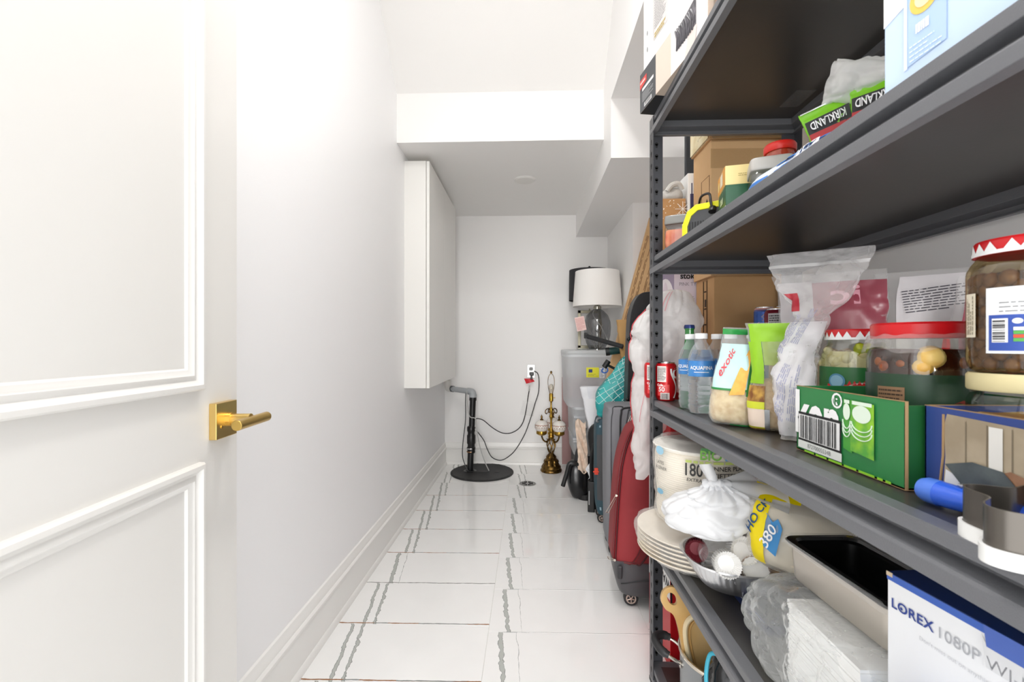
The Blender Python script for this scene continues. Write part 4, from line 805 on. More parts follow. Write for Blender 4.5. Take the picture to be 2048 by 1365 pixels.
t2 = T('bread_bag', 'clear bread bag with printed white flap against the wall', 'bread bag', (.785, .925, S3), -42)
s = Soft([(0, .07, .025, 0, 0), (.08, .08, .03, 0, 0), (.20, .08, .028, 0, 0), (.27, .08, .02, 0, 0), (.325, .088, .005, .01, 0)], 3, .006, 11, 6, 1.1)
s.body('bag_film', CLR, t2, 48, 32); Soft([(0.002, .06, .02, 0, 0), (.08, .07, .026, 0, 0), (.14, .06, .02, 0, 0)], 3, .003, 10, 3).body('flatbread', FLAT, t2, 32, 10)
s.patch('white_flap', film('#f0ecef', .88, .4, (25, .4), .2), t2, -.55, .75, .42, .93, .003, 14, 14)
f = s.face(.10, .74, 1/.08, 1/.325); lines(rot(f, 8), -.042, -.032, .045, .03, 9, mat('#45424c', .5), t2, 4, .35, .004)
t3 = T('bread_bag', 'small clear bag with maroon corner print behind the olive jars', 'bread bag', (.80, .80, S3), -50)
s = Soft([(0, .06, .025, 0, 0), (.1, .068, .03, 0, 0), (.2, .066, .028, .0, 0), (.30, .055, .006, .0, 0)], 3, .005, 12, 9, 1.)
s.body('bag_film', CLR, t3, 44, 28); Soft([(0.002, .05, .02, 0, 0), (.08, .056, .024, 0, 0), (.17, .05, .018, 0, 0)], 3, .003, 10, 3).body('dark_contents', mat('#7b7674', .6), t3, 28, 10); s.patch('maroon_panel', film('#a34456', .85, .3, (20, .5)), t3, -.7, .6, .52, .84, .002, 10, 10)
MB().tube([s.fr(-.93, .56+.03*i, .004) for i in range(6)], [.006, .006, .005, .004, .003, .002], 6).build('red_clip', RED, t3)
t = T('flour_bag', 'white printed bread bag with flared clear top beside the green carton', 'bread bag', (.498, .866, S3+.001), -34)
s = Soft([(0, .024, .012, .0, 0), (.05, .036, .022, 0, 0), (.11, .037, .024, -.002, .004), (.17, .034, .022, .004, .02), (.215, .030, .018, .016, .045), (.25, .038, .016, .024, .065), (.30, .072, .018, .030, .085), (.345, .088, .006, .030, .10), (.366, .090, .002, .030, .105)], 2.6, .008, 16, 13, 1.5)
s.body('bag_film', film('#f2f0f0', .22, .10, (50, 1.)), t, 110, 100); s.patch('white_print', film('#f1eff3', .8, .35, (25, .8), .25), t, -.97, .9, .03, .52, .0015, 18, 20); f = s.face(-.35, .30, 1/.045, 1/.362); VI = mat('#9a9cbc', .5)
s.patch('red_corner', mat('#b3323e', .4), t, -.95, -.55, .60, .70, .002, 5, 6); s.patch('clear_header_fold', film('#f4f4f4', .5, .2, (60, 1.)), t, -.98, .98, .84, .86, .002, 20, 2)
for k, (x, y) in enumerate(((-.016, .06), (.010, .075), (-.010, -.035), (.014, -.035))): lines(rot(f, 78, x, y), -.04, -.009, .04, .009, 5, VI, t, k, .35, .002)
# green carton crate
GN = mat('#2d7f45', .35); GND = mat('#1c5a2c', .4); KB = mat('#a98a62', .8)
t = T('green_carton_tray', 'open green printed carton tray holding two large pickle jars', 'carton', (.459, .571, S3))
cy0, cy1, cw, ch = 0, .226, .20, .108
MB().box((0, cy0, 0), (cw, cy1, .003)).build('tray_floor', KB, t, False)
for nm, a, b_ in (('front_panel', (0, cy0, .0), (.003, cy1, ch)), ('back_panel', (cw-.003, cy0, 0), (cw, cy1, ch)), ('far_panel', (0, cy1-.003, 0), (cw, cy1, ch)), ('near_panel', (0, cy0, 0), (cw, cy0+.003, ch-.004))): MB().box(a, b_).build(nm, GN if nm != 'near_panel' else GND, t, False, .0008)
e = MB().box((-.0006, cy0, ch), (.0034, cy1, ch+.0008)).box((-.0008, cy0-.0006, .0), (.0028, cy0+.0002, ch)); e.build('torn_edge', KB, t, False)
f = FR((0, cy0, 0), (0,-1,0), (0,0,1))   # x negative = away from the camera
text('ken', .098, f, CAP, t, -.172, .062, .0012, .03, .80); text('®', .030, f, CAP, t, -.122, .093, .0014, .02)
decal('black_frame', f, -.2165, .018, -.112, .066, INK, t, .002); decal('white_ground', f, -.2145, .022, -.114, .062, mat('#e6e6e6', .5), t, .0026); bars(f, -.209, .023, -.119, .061, 30, INK, t, 11, .0032); decal('white_strip', f, -.2165, .006, -.110, .0185, mat('#dfe3df', .5), t, .0024); text('872700055348', .0095, f, GREY, t, -.162, .0125, .003, 0, 1.0)
for x0, x1, c in ((-.108, -.090, '#3e9d35'), (-.092, -.048, '#8fc832')):
    poly('bottle_picture', f, [(x0, .028), (x1, .024), (x1, .098), (x0, .100)], mat(c, .3, mott=(50, '#4fa03a')), t, .0014+(.0008 if x0 > -.10 else 0))
    q = mat('#dfeedd', .35); xm = (x0+x1)/2; rr = (x1-x0)*.40
    disc('bottle_label', f, xm, .082, rr, q, t, .003, 24, .012)
    for k in range(3): MB().tube([f(xm+rr*1.1*cos(a), .070-.006*k+.012*sin(a), .003) for a in [pi+pi*i/10 for i in range(11)]], .0008, 4).build('label_arc', q, t)
    decal('neck_band', f, x0+.004, .094, x1-.003, .099, q, t, .003)
lines(f, -.20, .0, -.02, .006, 1, mat('#8ed02f', .4), t, 5, .5, .002)
# jars
GL = glass('#f4f7f2', .09, .03)
def zig(f, r, z0, z1, m, t, n=22):
    b = MB()
    for i in range(n): x = 2*pi*r*i/n; d = 2*pi*r/n; b.add([f(x, z0, .0008), f(x+d, z0, .0008), f(x+d/2, z1, .0008)], [(0,1,2)])
    b.add([f(2*pi*r*i/60, z0-.004, .0008) for i in range(60)]+[f(2*pi*r*i/60, z0, .0008) for i in range(60)], [(i, (i+1) % 60, 60+(i+1) % 60, 60+i) for i in range(60)]); return b.build('zigzag_band', m, t)
def jar(name, label, loc, r, h, rz, lidcol, prof=None, tint=GL, rl=None, lidh=.018):
    t = T(name, label, 'jar', loc, rz); rl = rl or r*.84
    MB().lathe([(r*.85, 0), (r*.97, .006), (r, .014), (r, h*.74), (r*.985, h*.78), (r*.93, h*.825), (rl*.98, h*.865), (rl*.95, h*.89), (rl*.95, h-.006)], 48, cap=True).build('jar_glass', tint, t)
    l = MB().lathe([(rl, h-lidh), (rl*1.02, h-lidh+.002), (rl*1.02, h-.003), (rl*.98, h), (rl*.8, h-.0005), (rl*.78, h-.002), (.0001, h-.002)], 56, cap=True).build('lid', lidcol, t)
    return t, l, rl
RL = mat('#c8161d', .3)
def clump(t, name, m, r, z0, z1, n, rb, seed, sz=1, outer=True):
    rnd = random.Random(seed); out = []
    for k in range(n):
        a = rnd.uniform(0, 6.28); q = (r-rb)*(rnd.uniform(.9, 1) if outer else math.sqrt(rnd.random())); z = rnd.uniform(z0+rb, z1-rb)
        out.append((q*cos(a), q*sin(a), z, rb*rnd.uniform(.8, 1.1)))
    return out
t, l, rl = jar('pickle_jar', 'pickled cauliflower jar with red zigzag lid in the green carton', (.602, .862, S3+.001), .054, .205, -34, RL); zig(cylf(rl*1.02, 0), rl, .190, .201, CAP, l)
s = Soft([(.004, .046, .046, 0, 0), (.02, .049, .049, 0, 0), (.13, .049, .049, 0, 0), (.165, .045, .045, 0, 0)], 2, .0, 10); s.body('brine', mat('#c9bb84', .3, mott=(30, '#e0d6ac')), t, 36, 10)
b = MB(); rnd = random.Random(5)
for k in range(16):
    a = 2*pi*k/16+rnd.uniform(-.1, .1); z = (.142, .158)[k % 2]; q = .0385
    for j in range(7): b.ball((q*cos(a)+rnd.uniform(-.008, .008), q*sin(a)+rnd.uniform(-.008, .008), z+rnd.uniform(-.009, .008)), rnd.uniform(.007, .0115), 10)
b.build('cauliflower_florets', mat('#e5dcb8', .45, mott=(60, '#cfc186')), t, kind='stuff')
b = MB()
for a in (.15, .45, 2.2): b.ball((.041*sin(a), -.041*cos(a), .168), .010, 10, 1.3)
b.build('green_peppers', mat('#a8b020', .35), t, kind='stuff')
f = cylf(.0546, .034); lb = MB().lathe([(.0545, .03), (.0545, .137)], 48, cap=False).build('label_wrap', mat('#2a6e38', .35), t); decal('red_field', f, -.045, .022, .06, .072, RED, lb, .0006, 16, 1); disc('blue_seal', f, -.028, .078, .0135, mat('#4f87a8', .4), lb, .0014, 24); disc('seal_ring', f, -.028, .078, .0105, mat('#86b2c8', .4), lb, .0018, 24)
disc('red_oval', f, .014, .064, .028, mat('#d9c9c4', .4), lb, .0014, 28, .013); text('Biu', .024, f, RED, lb, .014, .064, .002, .02, 1, sh=.2); text('Ca', .020, f, mat('#e8c9b0', .4), lb, .008, .036, .0016, .01, sh=.3); zg = MB()
for i in range(9): zg.add([f(-.012+i*.007, .072, .001), f(-.005+i*.007, .072, .001), f(-.0085+i*.007, .080, .001)], [(0,1,2)])
zg.build('red_points', RED, lb, False)
t, l, rl = jar('pickle_jar', 'wide jar of dark pickled fruit with plain red lid in the green carton', (.560, .671, S3+.004), .062, .205, -40, RL, rl=.056, lidh=.022)
DK = mat('#1e0c08', .15, mott=(18, '#4a1c0c')); s = Soft([(.004, .057, .057, 0, 0), (.02, .0590, .0590, 0, 0), (.15, .0590, .0590, 0, 0), (.168, .052, .052, 0, 0)], 2, .0, 10); s.body('dark_brine', DK, t, 36, 10)
b = MB(); q = cylf(.0605, 0)
for x, z, r, c in ((.012, .156, .017, 0), (.003, .144, .015, 0)): b.ball(q(x, z, -.012), r, 18)
b.build('lemon_halves', mat('#d9952c', .35, mott=(20, '#f0cf7a')), t, kind='stuff')
b = MB()
for x, z, r in ((-.045, .144, .010), (-.022, .148, .008), (.05, .15, .010), (-.054, .15, .009)): b.ball(q(x, z, -.008), r, 14)
b.build('amber_pieces', mat('#8a3f16', .3, mott=(30, '#c8742a')), t, kind='stuff')
lb = MB().lathe([(.0626, .03), (.0626, .134)], 48, cap=False).build('label_wrap', mat('#24452e', .35, mott=(12, '#1d3325')), t); f = cylf(.0628, .040); decal('brown_panel', f, -.050, .022, -.016, .076, mat('#8a6a4c', .5), lb, .0006, 8, 1); lines(f, -.048, .03, -.018, .074, 8, mat('#3c2c1f', .5), lb, 4, .4, .001)
poly('red_fruit_print', f, [(.0, .026), (.02, .022), (.05, .03), (.062, .05), (.045, .062), (.02, .05)], mat('#6d1f1c', .4, mott=(60, '#a83a2a')), lb, .001)
b = MB(); rnd = random.Random(7)
b.grid(lambda u, v: (lambda a, z: V(((.0590+.0075*v**.7+.003*sin(7*a)*v)*cos(a), (.0590+.0075*v**.7+.003*sin(7*a)*v)*sin(a), .188-.022*v+.005*sin(5*a+1)*v+.004*noise.noise(V((3*cos(a), 3*sin(a), 4*v))))))(2*pi*u, v), 72, 10, True)
b.build('film_skirt', film('#e6dfdc', .16, .12, (60, 1.)), t)
BR = mat('#5c4632', .35, mott=(70, '#7b5f45'))
BRJ = glass('#e2d4b6', .08, .03)
t, l, rl = jar('vegetable_jar', 'jar of yellow pickled vegetables with cream lid, standing in the blue box', (.563, .530, S3+.004), .053, .142, -46, mat('#dccf9f', .4), rl=.052, lidh=.020)
Soft([(.004, .049, .049, 0, 0), (.02, .0505, .0505, 0, 0), (.088, .0505, .0505, 0, 0), (.092, .03, .03, 0, 0)], 2, .0025, 40, 3, .8).body('yellow_vegetables', mat('#d59a22', .35, mott=(45, '#efc04a')), t, 36, 16)
t, l, rl = jar('olive_jar', 'jar of brown olives with red zigzag lid on top of another jar', (.563, .530, S3+.1465), .053, .150, -72, RL, tint=BRJ, rl=.046, lidh=.017); zig(cylf(rl*1.02, 0), rl, .137, .147, CAP, l)
b = MB(); rnd = random.Random(9)
for k in range(17):
    for j in range(9):
        a = 2*pi*(k+.5*(j % 2))/17+rnd.uniform(-.05, .05); b.ball((.0432*cos(a), .0432*sin(a), .010+j*.0118+rnd.uniform(-.001, .001)), rnd.uniform(.0075, .0092), 10, 1.1)
b.build('olives', mat('#6b5036', .3, mott=(70, '#8d6c4a')), t, kind='stuff'); Soft([(.004, .042, .042, 0, 0), (.06, .043, .043, 0, 0), (.112, .042, .042, 0, 0)], 2, 0).body('brine', mat('#4f3a25', .3), t, 24, 4)
f = cylf(.0535, 0); decal('paper_label', f, -.012, .022, .075, .094, mat('#eceef0', .45), t, .001, 14, 1); decal('blue_field', f, -.009, .025, .075, .064, mat('#3452a8', .4), t, .0014, 14, 1); decal('barcode_ground', f, -.006, .034, .007, .060, CAP, t, .0018, 6, 1); bars(rot(f, 90, 0, .047), -.012, -.005, .012, .005, 12, INK, t, 6, .0024)
for k, c in enumerate(('#eef0ee', '#58a84a', '#d9532c', '#58a84a')): decal('colour_bar', f, .011, .047-k*.004, .037, .0505-k*.004, mat(c, .4), t, .002, 6, 1)
disc('red_mark', f, .014, .057, .004, CAP, t, .002, 16, .003); disc('round_mark', f, .024, .057, .0035, mat('#7f93c8', .4), t, .002, 16); lines(f, .0, .066, .06, .080, 3, GREY, t, 7, .25, .0016); decal('cream_label', f, -.040, .040, -.024, .090, mat('#e6ddc8', .45), t, .001, 5, 1); lines(rot(f, 90, -.032, .065), -.022, -.006, .022, .006, 4, mat('#8f8670', .5), t, 7, .4, .0016)
# blue picture box
BB = mat('#2c4386', .4)
t = T('blue_picture_box', 'blue cardboard box with slate board picture, open on top', 'box', (.478, .300, S3), 0)
L_, w_, h_ = .267, .19, .105
MB().box((0, 0, 0), (w_, L_, .003)).build('box_floor', KB, t, False)
for nm, a, b_ in (('front_panel', (0, 0, 0), (.003, L_, h_)), ('back_panel', (w_-.003, 0, 0), (w_, L_, h_)), ('far_panel', (0, L_-.003, 0), (w_, L_, h_)), ('near_panel', (0, 0, 0), (w_, .003, h_))): MB().box(a, b_).build(nm, BB, t, False, .0008)
MB().box((.0003, 0, h_), (.0027, L_, h_+.0008)).box((0, L_-.0027, h_), (w_, L_, h_+.0008)).build('torn_edge', KB, t, False)
f = FR((0, L_, 0), (0,-1,0), (0,0,1))
poly('picture_ground', f, [(.024, .0), (.245, .0), (.245, .092), (.03, .099), (.026, .085), (.028, .05)], mat('#b6a78f', .5, mott=(16, '#9c8d76')), t); MB().tube([f(.026, .098, .001), f(.0255, .05, .001), f(.022, .02, .001)], .0012, 4).build('torn_line', KB, t)
for k, x in enumerate((.052, .075, .10, .125)): decal('plank_gap', f, x, .03, x+.0012, .094, mat('#7d705c', .5), t, .0012)
decal('white_post', f, .078, .032, .092, .093, mat('#e4e2dc', .4), t, .0016)
poly('white_cloth', f, [(.026, .0), (.06, .0), (.050, .03), (.030, .036)], mat('#e6e6e8', .4), t, .002); poly('wood_tray', f, [(.045, .004), (.135, .0), (.135, .045), (.10, .052), (.052, .03)], mat('#8a6248', .5, mott=(40, '#b48a6a')), t, .0022); poly('slate_board', f, [(.030, .042), (.058, .0165), (.122, .024), (.094, .050), (.062, .052)], mat('#41484a', .5, mott=(40, '#575f60')), t, .003)
poly('rust_bowl', f, [(.074, .0), (.088, .0), (.090, .012), (.076, .012)], mat('#c08a6a', .4), t, .0034); decal('white_panel', f, .132, .0, .245, .098, mat('#eeedec', .45), t, .0036); decal('dark_bar', f, .134, .066, .245, .076, mat('#4b4d52', .45), t, .0042); decal('dark_bar', f, .134, .050, .245, .060, mat('#4b4d52', .45), t, .0042); text('VI', .010, f, CAP, t, .150, .071, .005, .02, 1, 'LEFT'); text('E', .016, rot(f, 90), INK, t, .020, -.142, .005, .03); decal('red_block', f, .136, .004, .160, .010, RED, t, .0046)
# torch lighter
t = T('blue_lighter', 'blue plastic torch lighter lying in front of the blue picture box', 'lighter', (.449, .536, S3+.0145), 0, None, 0, 0)
t.rotation_euler = (0, R(90), R(-80)); BT = mat('#4d78d6', .3)
MB().lathe([(.004, -.002), (.0115, .001), (.0138, .007), (.014, .020)], 28).build('cap', BT, t)
MB().lathe([(.0138, .020), (.0134, .034), (.0112, .056), (.0104, .064)], 28).build('clear_barrel', mat('#2d5fd4', .12, coat=.5), t)
MB().lathe([(.0115, .0610), (.0122, .0625), (.0122, .0665), (.0112, .068)], 28).build('chrome_ring', mat('#d0d3d8', .2, 1), t); MB().lathe([(.0108, .068), (.0122, .08), (.0122, .118), (.010, .122)], 28).build('rear_barrel', mat('#2a55c4', .2), t); MB().box((-.0165, -.003, .038), (-.0145, .003, .084)).build('clip', mat('#c9cbd0', .25, .9), t, False, .0006)
# flower shaped tin
t = T('flower_tin', 'flower shaped dark metal cake tin on the shelf edge', 'cake tin', (.446, .384, S3))
def petal(r, d, k=8): return [((r+d*abs(cos(k/2*a))**.8*0+d*cos(k*a))*cos(a), (r+d*cos(k*a))*sin(a)) for a in [2*pi*i/160 for i in range(160)]]
def wall(r, d, z0, z1, th, k=8):
    b = MB(); o = petal(r, d, k); i_ = petal(r-th, d, k); n = len(o); b.add([(x, y, z0) for x, y in o]+[(x, y, z1) for x, y in o]+[(x, y, z1) for x, y in i_]+[(x, y, z0) for x, y in i_], [(q*n+j, q*n+(j+1) % n, ((q+1) % 4)*n+(j+1) % n, ((q+1) % 4)*n+j) for q in range(4) for j in range(n)]); return b
wall(.062, .0085, .012, .046, .0015, 6).build('petal_wall', mat('#6d6862', .28, .9), t); MB().prism(petal(.061, .0085, 6), .010, .0125).build('tin_base', mat('#8f8d88', .3, .9), t); wall(.0655, .0085, .0, .014, .003, 6).build('white_rim', mat('#e4e4e2', .35), t); MB().prism(petal(.065, .0085, 6), 0, .0015).build('rim_base', mat('#d8d8d6', .4), t)
t = T('clear_wrapper', 'crumpled clear plastic wrapper over the corner of the blue picture box', 'plastic wrapper', (.500, .400, S3+.107), 20)
s = Soft([(0, .034, .024, 0, 0), (.012, .040, .03, 0, 0), (.028, .032, .024, .003, 0), (.036, .016, .012, 0, 0)], 2.4, .010, 22, 6, 1.); s.body('film_body', film('#efedea', .35, .15, (60, 1.)), t, 40, 20)
# ---------------------------------------------------------------- second shelf from the floor
CRM = mat('#ece4d6', .55)
t = T('platter_stack', 'stack of wide cream plates in clear film overhanging the shelf', 'plates', (.472, 1.300, S2), 0)
for k in range(6):
    z = k*.011; MB().lathe([(.085, z), (.10, z+.002), (.145, z+.026), (.158, z+.034), (.160, z+.037), (.157, z+.037), (.143, z+.030), (.098, z+.006), (.0001, z+.004)], 56).build('plate', CRM, t)
s = Soft([(.0, .11, .11, 0, 0), (.03, .148, .148, 0, 0), (.075, .165, .165, 0, 0), (.100, .163, .163, 0, 0), (.108, .13, .13, 0, 0)], 2, .006, 22, 3, 1.); s.body('plastic_wrap', film('#f2f1ee', .16, .12, (40, 1.)), t, 64, 16)
t = T('dinner_plate_pack', 'tall shrink-wrapped pack of cream dinner plates with printed wrap', 'plates', (.497, 1.328, S2+.112), -20)
s = Soft([(.0, .124, .124, 0, 0), (.02, .129, .129, 0, 0), (.06, .125, .125, 0, 0), (.085, .129, .129, 0, 0), (.14, .130, .130, 0, 0), (.195, .132, .132, 0, 0), (.203, .131, .131, 0, 0), (.212, .12, .12, 0, 0)], 2, .0, 10)
pr = []
for k in range(34): z = .004+k*.0058; r = (s.at(z/.212)[1]-.004); pr += [(r-.0012, z), (r, z+.002), (r-.0012, z+.0045)]
MB().lathe(pr, 64).build('plate_stack', CRM, t); MB().lathe([(.128, .199), (.133, .206), (.1305, .208), (.10, .202), (.0001, .202)], 64).build('rim_plate', mat('#f3efe6', .5), t)
sw = Soft([(q[0]*1.04, q[1]+.002, q[2]+.002, 0, 0) for q in s.sec[:-1]]+[(.224, .11, .11, 0, 0), (.232, .06, .06, -.05, -.03)], 2, .0045, 26, 6, 1.); sw.body('shrink_wrap', film('#f3f2ee', .17, .10, (45, 1.)), t, 72, 40)
f = cylf(.1365, 0); BG = mat('#6fae3f', .45); BLB = mat('#5aa0d0', .45); z0 = .055
GRF = mat('#3c7f3a', .5); DKT = mat('#2b2a29', .5)
decal('green_tab', f, -.002, .212, .09, .224, GRF, t, .001, 12, 1); text('BIO', .034, f, BG, t, .022, .204, .0015, .02); text('ECO', .034, f, BLB, t, .090, .204, .0015, .03); lines(f, -.040, .180, .12, .191, 1, mat('#b9c86a', .5), t, 4, .6, .0015)
text('180', .046, f, DKT, t, -.022, .163, .0015, .015, .72); text('DINNER PLATES', .0165, f, DKT, t, .012, .171, .0015, .012, 1, 'LEFT'); text('ASSIETTES À DÎNER', .0165, f, DKT, t, .012, .153, .0015, .012, 1, 'LEFT'); text('EXTRA STRONG • EXTRA SOLIDE', .0125, f, DKT, t, -.038, .138, .0015, .006, 1, 'LEFT', sh=.15); text('26.4 cm', .0145, f, DKT, t, .022, .120, .0015, .006); text('MADE WITH', .013, f, BLB, t, .012, .104, .0015, .006); text('UNIQUE', .013, f, BLB, t, .014, .091, .0015, .006)
text('LATES', .012, f, DKT, t, -.122, .165, .0015, .006); text('À DÎNER', .012, f, DKT, t, -.118, .150, .0015, .006); disc('blue_blot', f, -.125, .198, .018, mat('#9cc7dd', .5), t, .001, 16, .012); disc('blue_fish', f, -.122, .085, .014, mat('#7fb4d0', .5), t, .001, 12, .008); MB().tube([f(-.02, .03, .003), f(-.03, .024, .003), f(-.02, .016, .003)], .002, 4).build('blue_arrow', BLUE, t)
# white knotted bag
HD = film('#f4f5f7', .86, .38, (22, 1.), .3)
t = T('knotted_bag', 'white plastic carrier bag tied in a knot, in front of the plate pack', 'plastic bag', (.432, 1.112, S2+.155), -22)
t.scale = (1, 1, .74)
s = Soft([(.0, .05, .045, 0, 0), (.02, .098, .07, 0, 0), (.06, .112, .078, .006, 0), (.10, .098, .066, .02, 0), (.13, .066, .046, .03, 0), (.155, .030, .026, .026, 0), (.166, .018, .017, .02, 0)], 2.3, .011, 10, 21, 1.7); s.pl = (15, .022, .25)
s.body('bag_film', HD, t, 150, 100, 80)
MB().tube(spl([(-.004, -.012, .158), (.016, -.022, .168), (.040, -.014, .166), (.038, .014, .160), (.006, .014, .160)], 6, True), [.010+.003*sin(k*1.7) for k in range(30)], 12, True).build('knot', HD, t)
MB().grid(lambda u, v: V((.010-.012*v+(u-.5)*(.014+.055*v)*(1-.5*v*v)+.006*sin(9*u+3*v), -.012+.014*sin(7*u+2*v), .160+.068*v*(1-.30*(2*u-1)**2))), 16, 16).build('bag_ear', HD, t); MB().grid(lambda u, v: V((.03+.125*v+.008*sin(6*u), -.006+(u-.5)*(.03+.16*v)+.01*sin(14*u)*v, .162+.055*v*(u)-.035*v*(1-u)+.008*sin(12*u+2))), 24, 16).build('bag_ear', HD, t)
# baking sheet, foil tray, cupcake cases
t = T('blue_baking_tray', 'dark blue flat baking tray under the foil tray', 'baking tray', (.655, 1.075, S2))
MB().frame(-.175, -.13, .175, .13, [(0, .034), (.003, .036), (.006, .034), (.014, .004), (.03, .0015)]).frame(-.175, -.13, .175, .13, [(0, .033), (.012, .002), (.03, .0)]).build('tray_rim', mat('#26386f', .3, .3), t, False); MB().box((-.15, -.105, 0), (.15, .105, .0016)).build('tray_base', mat('#22305c', .35, .3), t, False)
MB().tube([(-.176, -.131, .036), (-.176, .131, .036), (.176, .131, .036), (.176, -.131, .036)], .0016, 6, True).build('bright_edge', mat('#c9ccd2', .25, .9), t)
FO = mat('#d6d7d9', .32, 1, bump=(70, .5))
t = T('foil_tray', 'oval aluminium foil roasting tray holding paper cupcake cases', 'foil tray', (.545, 1.12, S2+.037), 0)
def ov(a, kx, ky, z, w=0): c, q = cos(a), sin(a); e = .72; return V((kx*math.copysign(abs(c)**e, c)*(1+w), ky*math.copysign(abs(q)**e, q)*(1+w), z))
pf = [(.0, .60, 0), (.0, .74, 0), (.004, .80, 0), (.030, .90, .012), (.055, .955, .008), (.062, .97, 0), (.063, 1.0, 0), (.060, 1.02, 0)]
MB().grid(lambda u, v: (lambda p: ov(2*pi*u, .165*p[1], .115*p[1], p[0], p[2]*cos(44*2*pi*u+5*sin(9*u))))(pf[min(7, int(round(v*7)))]), 176, 7, True).build('tray_wall', FO, t, True, ang=50); MB().prism([(p.x, p.y) for p in (ov(2*pi*k/60, .165*.62, .115*.62, 0) for k in range(60))], .0004, .0012).build('tray_base', FO, t)
def liner(x, y, z, col, rx, ry, n=5, r=.030, label='', base=None):
    t = T('cupcake_cases', label, 'cupcake cases', (x, y, z), 0, None, rx, ry)
    for k in range(n): MB().lathe([(r*.60, k*.006), (r*.62, k*.006+.0006), (r, k*.006+.028), (r*1.01, k*.006+.028), (r*.60, k*.006+.0012), (.0001, k*.006+.0012)], 96, fl=(32, .045)).build('paper_case', mat(col, .6), t)
    return t
liner(.455, 1.085, S2+.100, '#efeeec', 70, -40, 8, .028, 'left stack of white fluted cupcake cases lying on its side in the foil tray'); liner(.498, 1.110, S2+.112, '#f1f0ee', 66, -18, 8, .030, 'right stack of white fluted cupcake cases lying on its side in the foil tray')
t = liner(.512, 1.062, S2+.078, '#b9a08f', 48, -14, 3, .029, 'brown fluted cupcake case with a white paper disc inside'); MB().lathe([(.0285, .036), (.027, .040), (.0001, .041)], 48, fl=(32, .04)).build('white_disc', mat('#e9e9e8', .6), t)
liner(.562, 1.060, S2+.080, '#c08a36', 70, 30, 4, .027, 'gold fluted cupcake cases at the right of the white ones'); liner(.420, 1.16, S2+.10, '#7a2430', 70, -60, 6, .025, 'maroon fluted cupcake cases peeping out under the knotted bag')
t = T('cupcake_bag', 'clear film bag around the cupcake cases in the foil tray', 'plastic bag', (.495, 1.082, S2+.055), -20)
s = Soft([(.0, .078, .05, 0, 0), (.03, .095, .066, 0, 0), (.065, .09, .06, 0, 0), (.092, .06, .04, 0, 0), (.10, .02, .012, 0, 0)], 2.4, .009, 16, 12, 1.6); s.body('film_body', film('#f6f6f6', .09, .06, (50, 1.)), t, 110, 60)
# yellow print bag of napkins
YE = mat('#f0d800', .4, bump=(30, .4))
t = T('napkin_bag', 'clear bag of cream paper goods with yellow and blue print', 'paper goods', (.600, 1.043, S2+.120), -36, None, 6, 4)
si = Soft([(.0, .075, .06, 0, 0), (.02, .09, .075, 0, 0), (.07, .10, .08, .0, 0), (.12, .095, .075, 0, 0), (.135, .08, .06, 0, 0)], 3.2, .006, 20, 4, 1.2); si.body('paper_contents', mat('#ded6c6', .7, bump=(25, .6), mott=(8, '#d2c8b4')), t, 40, 20)
s = Soft([(-.004, .078, .062, 0, 0), (.02, .095, .08, 0, 0), (.07, .105, .085, .0, 0), (.12, .10, .08, 0, 0), (.148, .09, .05, 0, .01), (.165, .095, .01, 0, .02)], 3.2, .005, 14, 4, .9); s.body('bag_film', film('#f2f0e8', .20, .08, (40, 1.)), t, 120, 80)
s.patch('yellow_header', YE, t, -.93, .05, .80, .95, .002, 16, 6); s.patch('yellow_column', YE, t, -.80, -.52, .15, .80, .002, 8, 14); s.patch('yellow_side', YE, t, -.9, .9, .72, .9, .002, 10, 6, lambda x, v, o: s.P(.25+.11*x, v, o)); lines(lambda x, y, o=0: s.P(.25+x, y, .004), -.08, .73, .09, .89, 7, INK, t, 3, .4)
poly('blue_logo_panel', lambda x, y, o=0: s.fr(x, y, .0035), [(-.58, .36), (-.28, .30), (-.20, .54), (-.30, .62), (-.38, .58), (-.54, .64)], mat('#3c8cc9', .4), t)
f = s.face(-.42, .45, 1/.105, 1/.165); text('380', .024, rot(f, 62), CAP, t, 0, 0, .004, .01); f2 = s.face(-.70, .60, 1/.105, 1/.165); text('HO CK', .020, rot(f2, 68), mat('#1d4a7a', .4), t, 0, 0, .004, .02); s.patch('red_speck', mat('#b5532f', .5), t, .36, .42, .20, .24, .003, 2, 2)
# clear bag with white block
t = T('napkin_block', 'white block of folded napkins inside a big clear bag', 'napkins', (.578, .736, S2+.0015), 0)
b = MB(); rnd = random.Random(6)
for k in range(30): q = rnd.uniform(-.0015, .0015); b.box((-.118+q, -.088+q, k*.0051), (.118+q, .088-q, k*.0051+.0047))
b.build('napkin_layers', mat('#eeeeec', .7, bump=(15, .3)), t, False, kind='stuff')
t = T('clear_bag', 'big crumpled clear plastic bag around the white napkins', 'plastic bag', (.572, .765, S2+.0005), 0)
s = Soft([(.0, .130, .150, -.005, .03), (.03, .136, .185, -.010, .05), (.08, .135, .20, -.010, .06), (.125, .131, .17, -.002, .04), (.156, .128, .125, 0, -.01), (.166, .11, .10, 0, -.02)], 3.2, .009, 13, 31, 2.0); s.body('film_body', film('#f6f8f7', .20, .10, (55, 1.), .2), t, 170, 100)
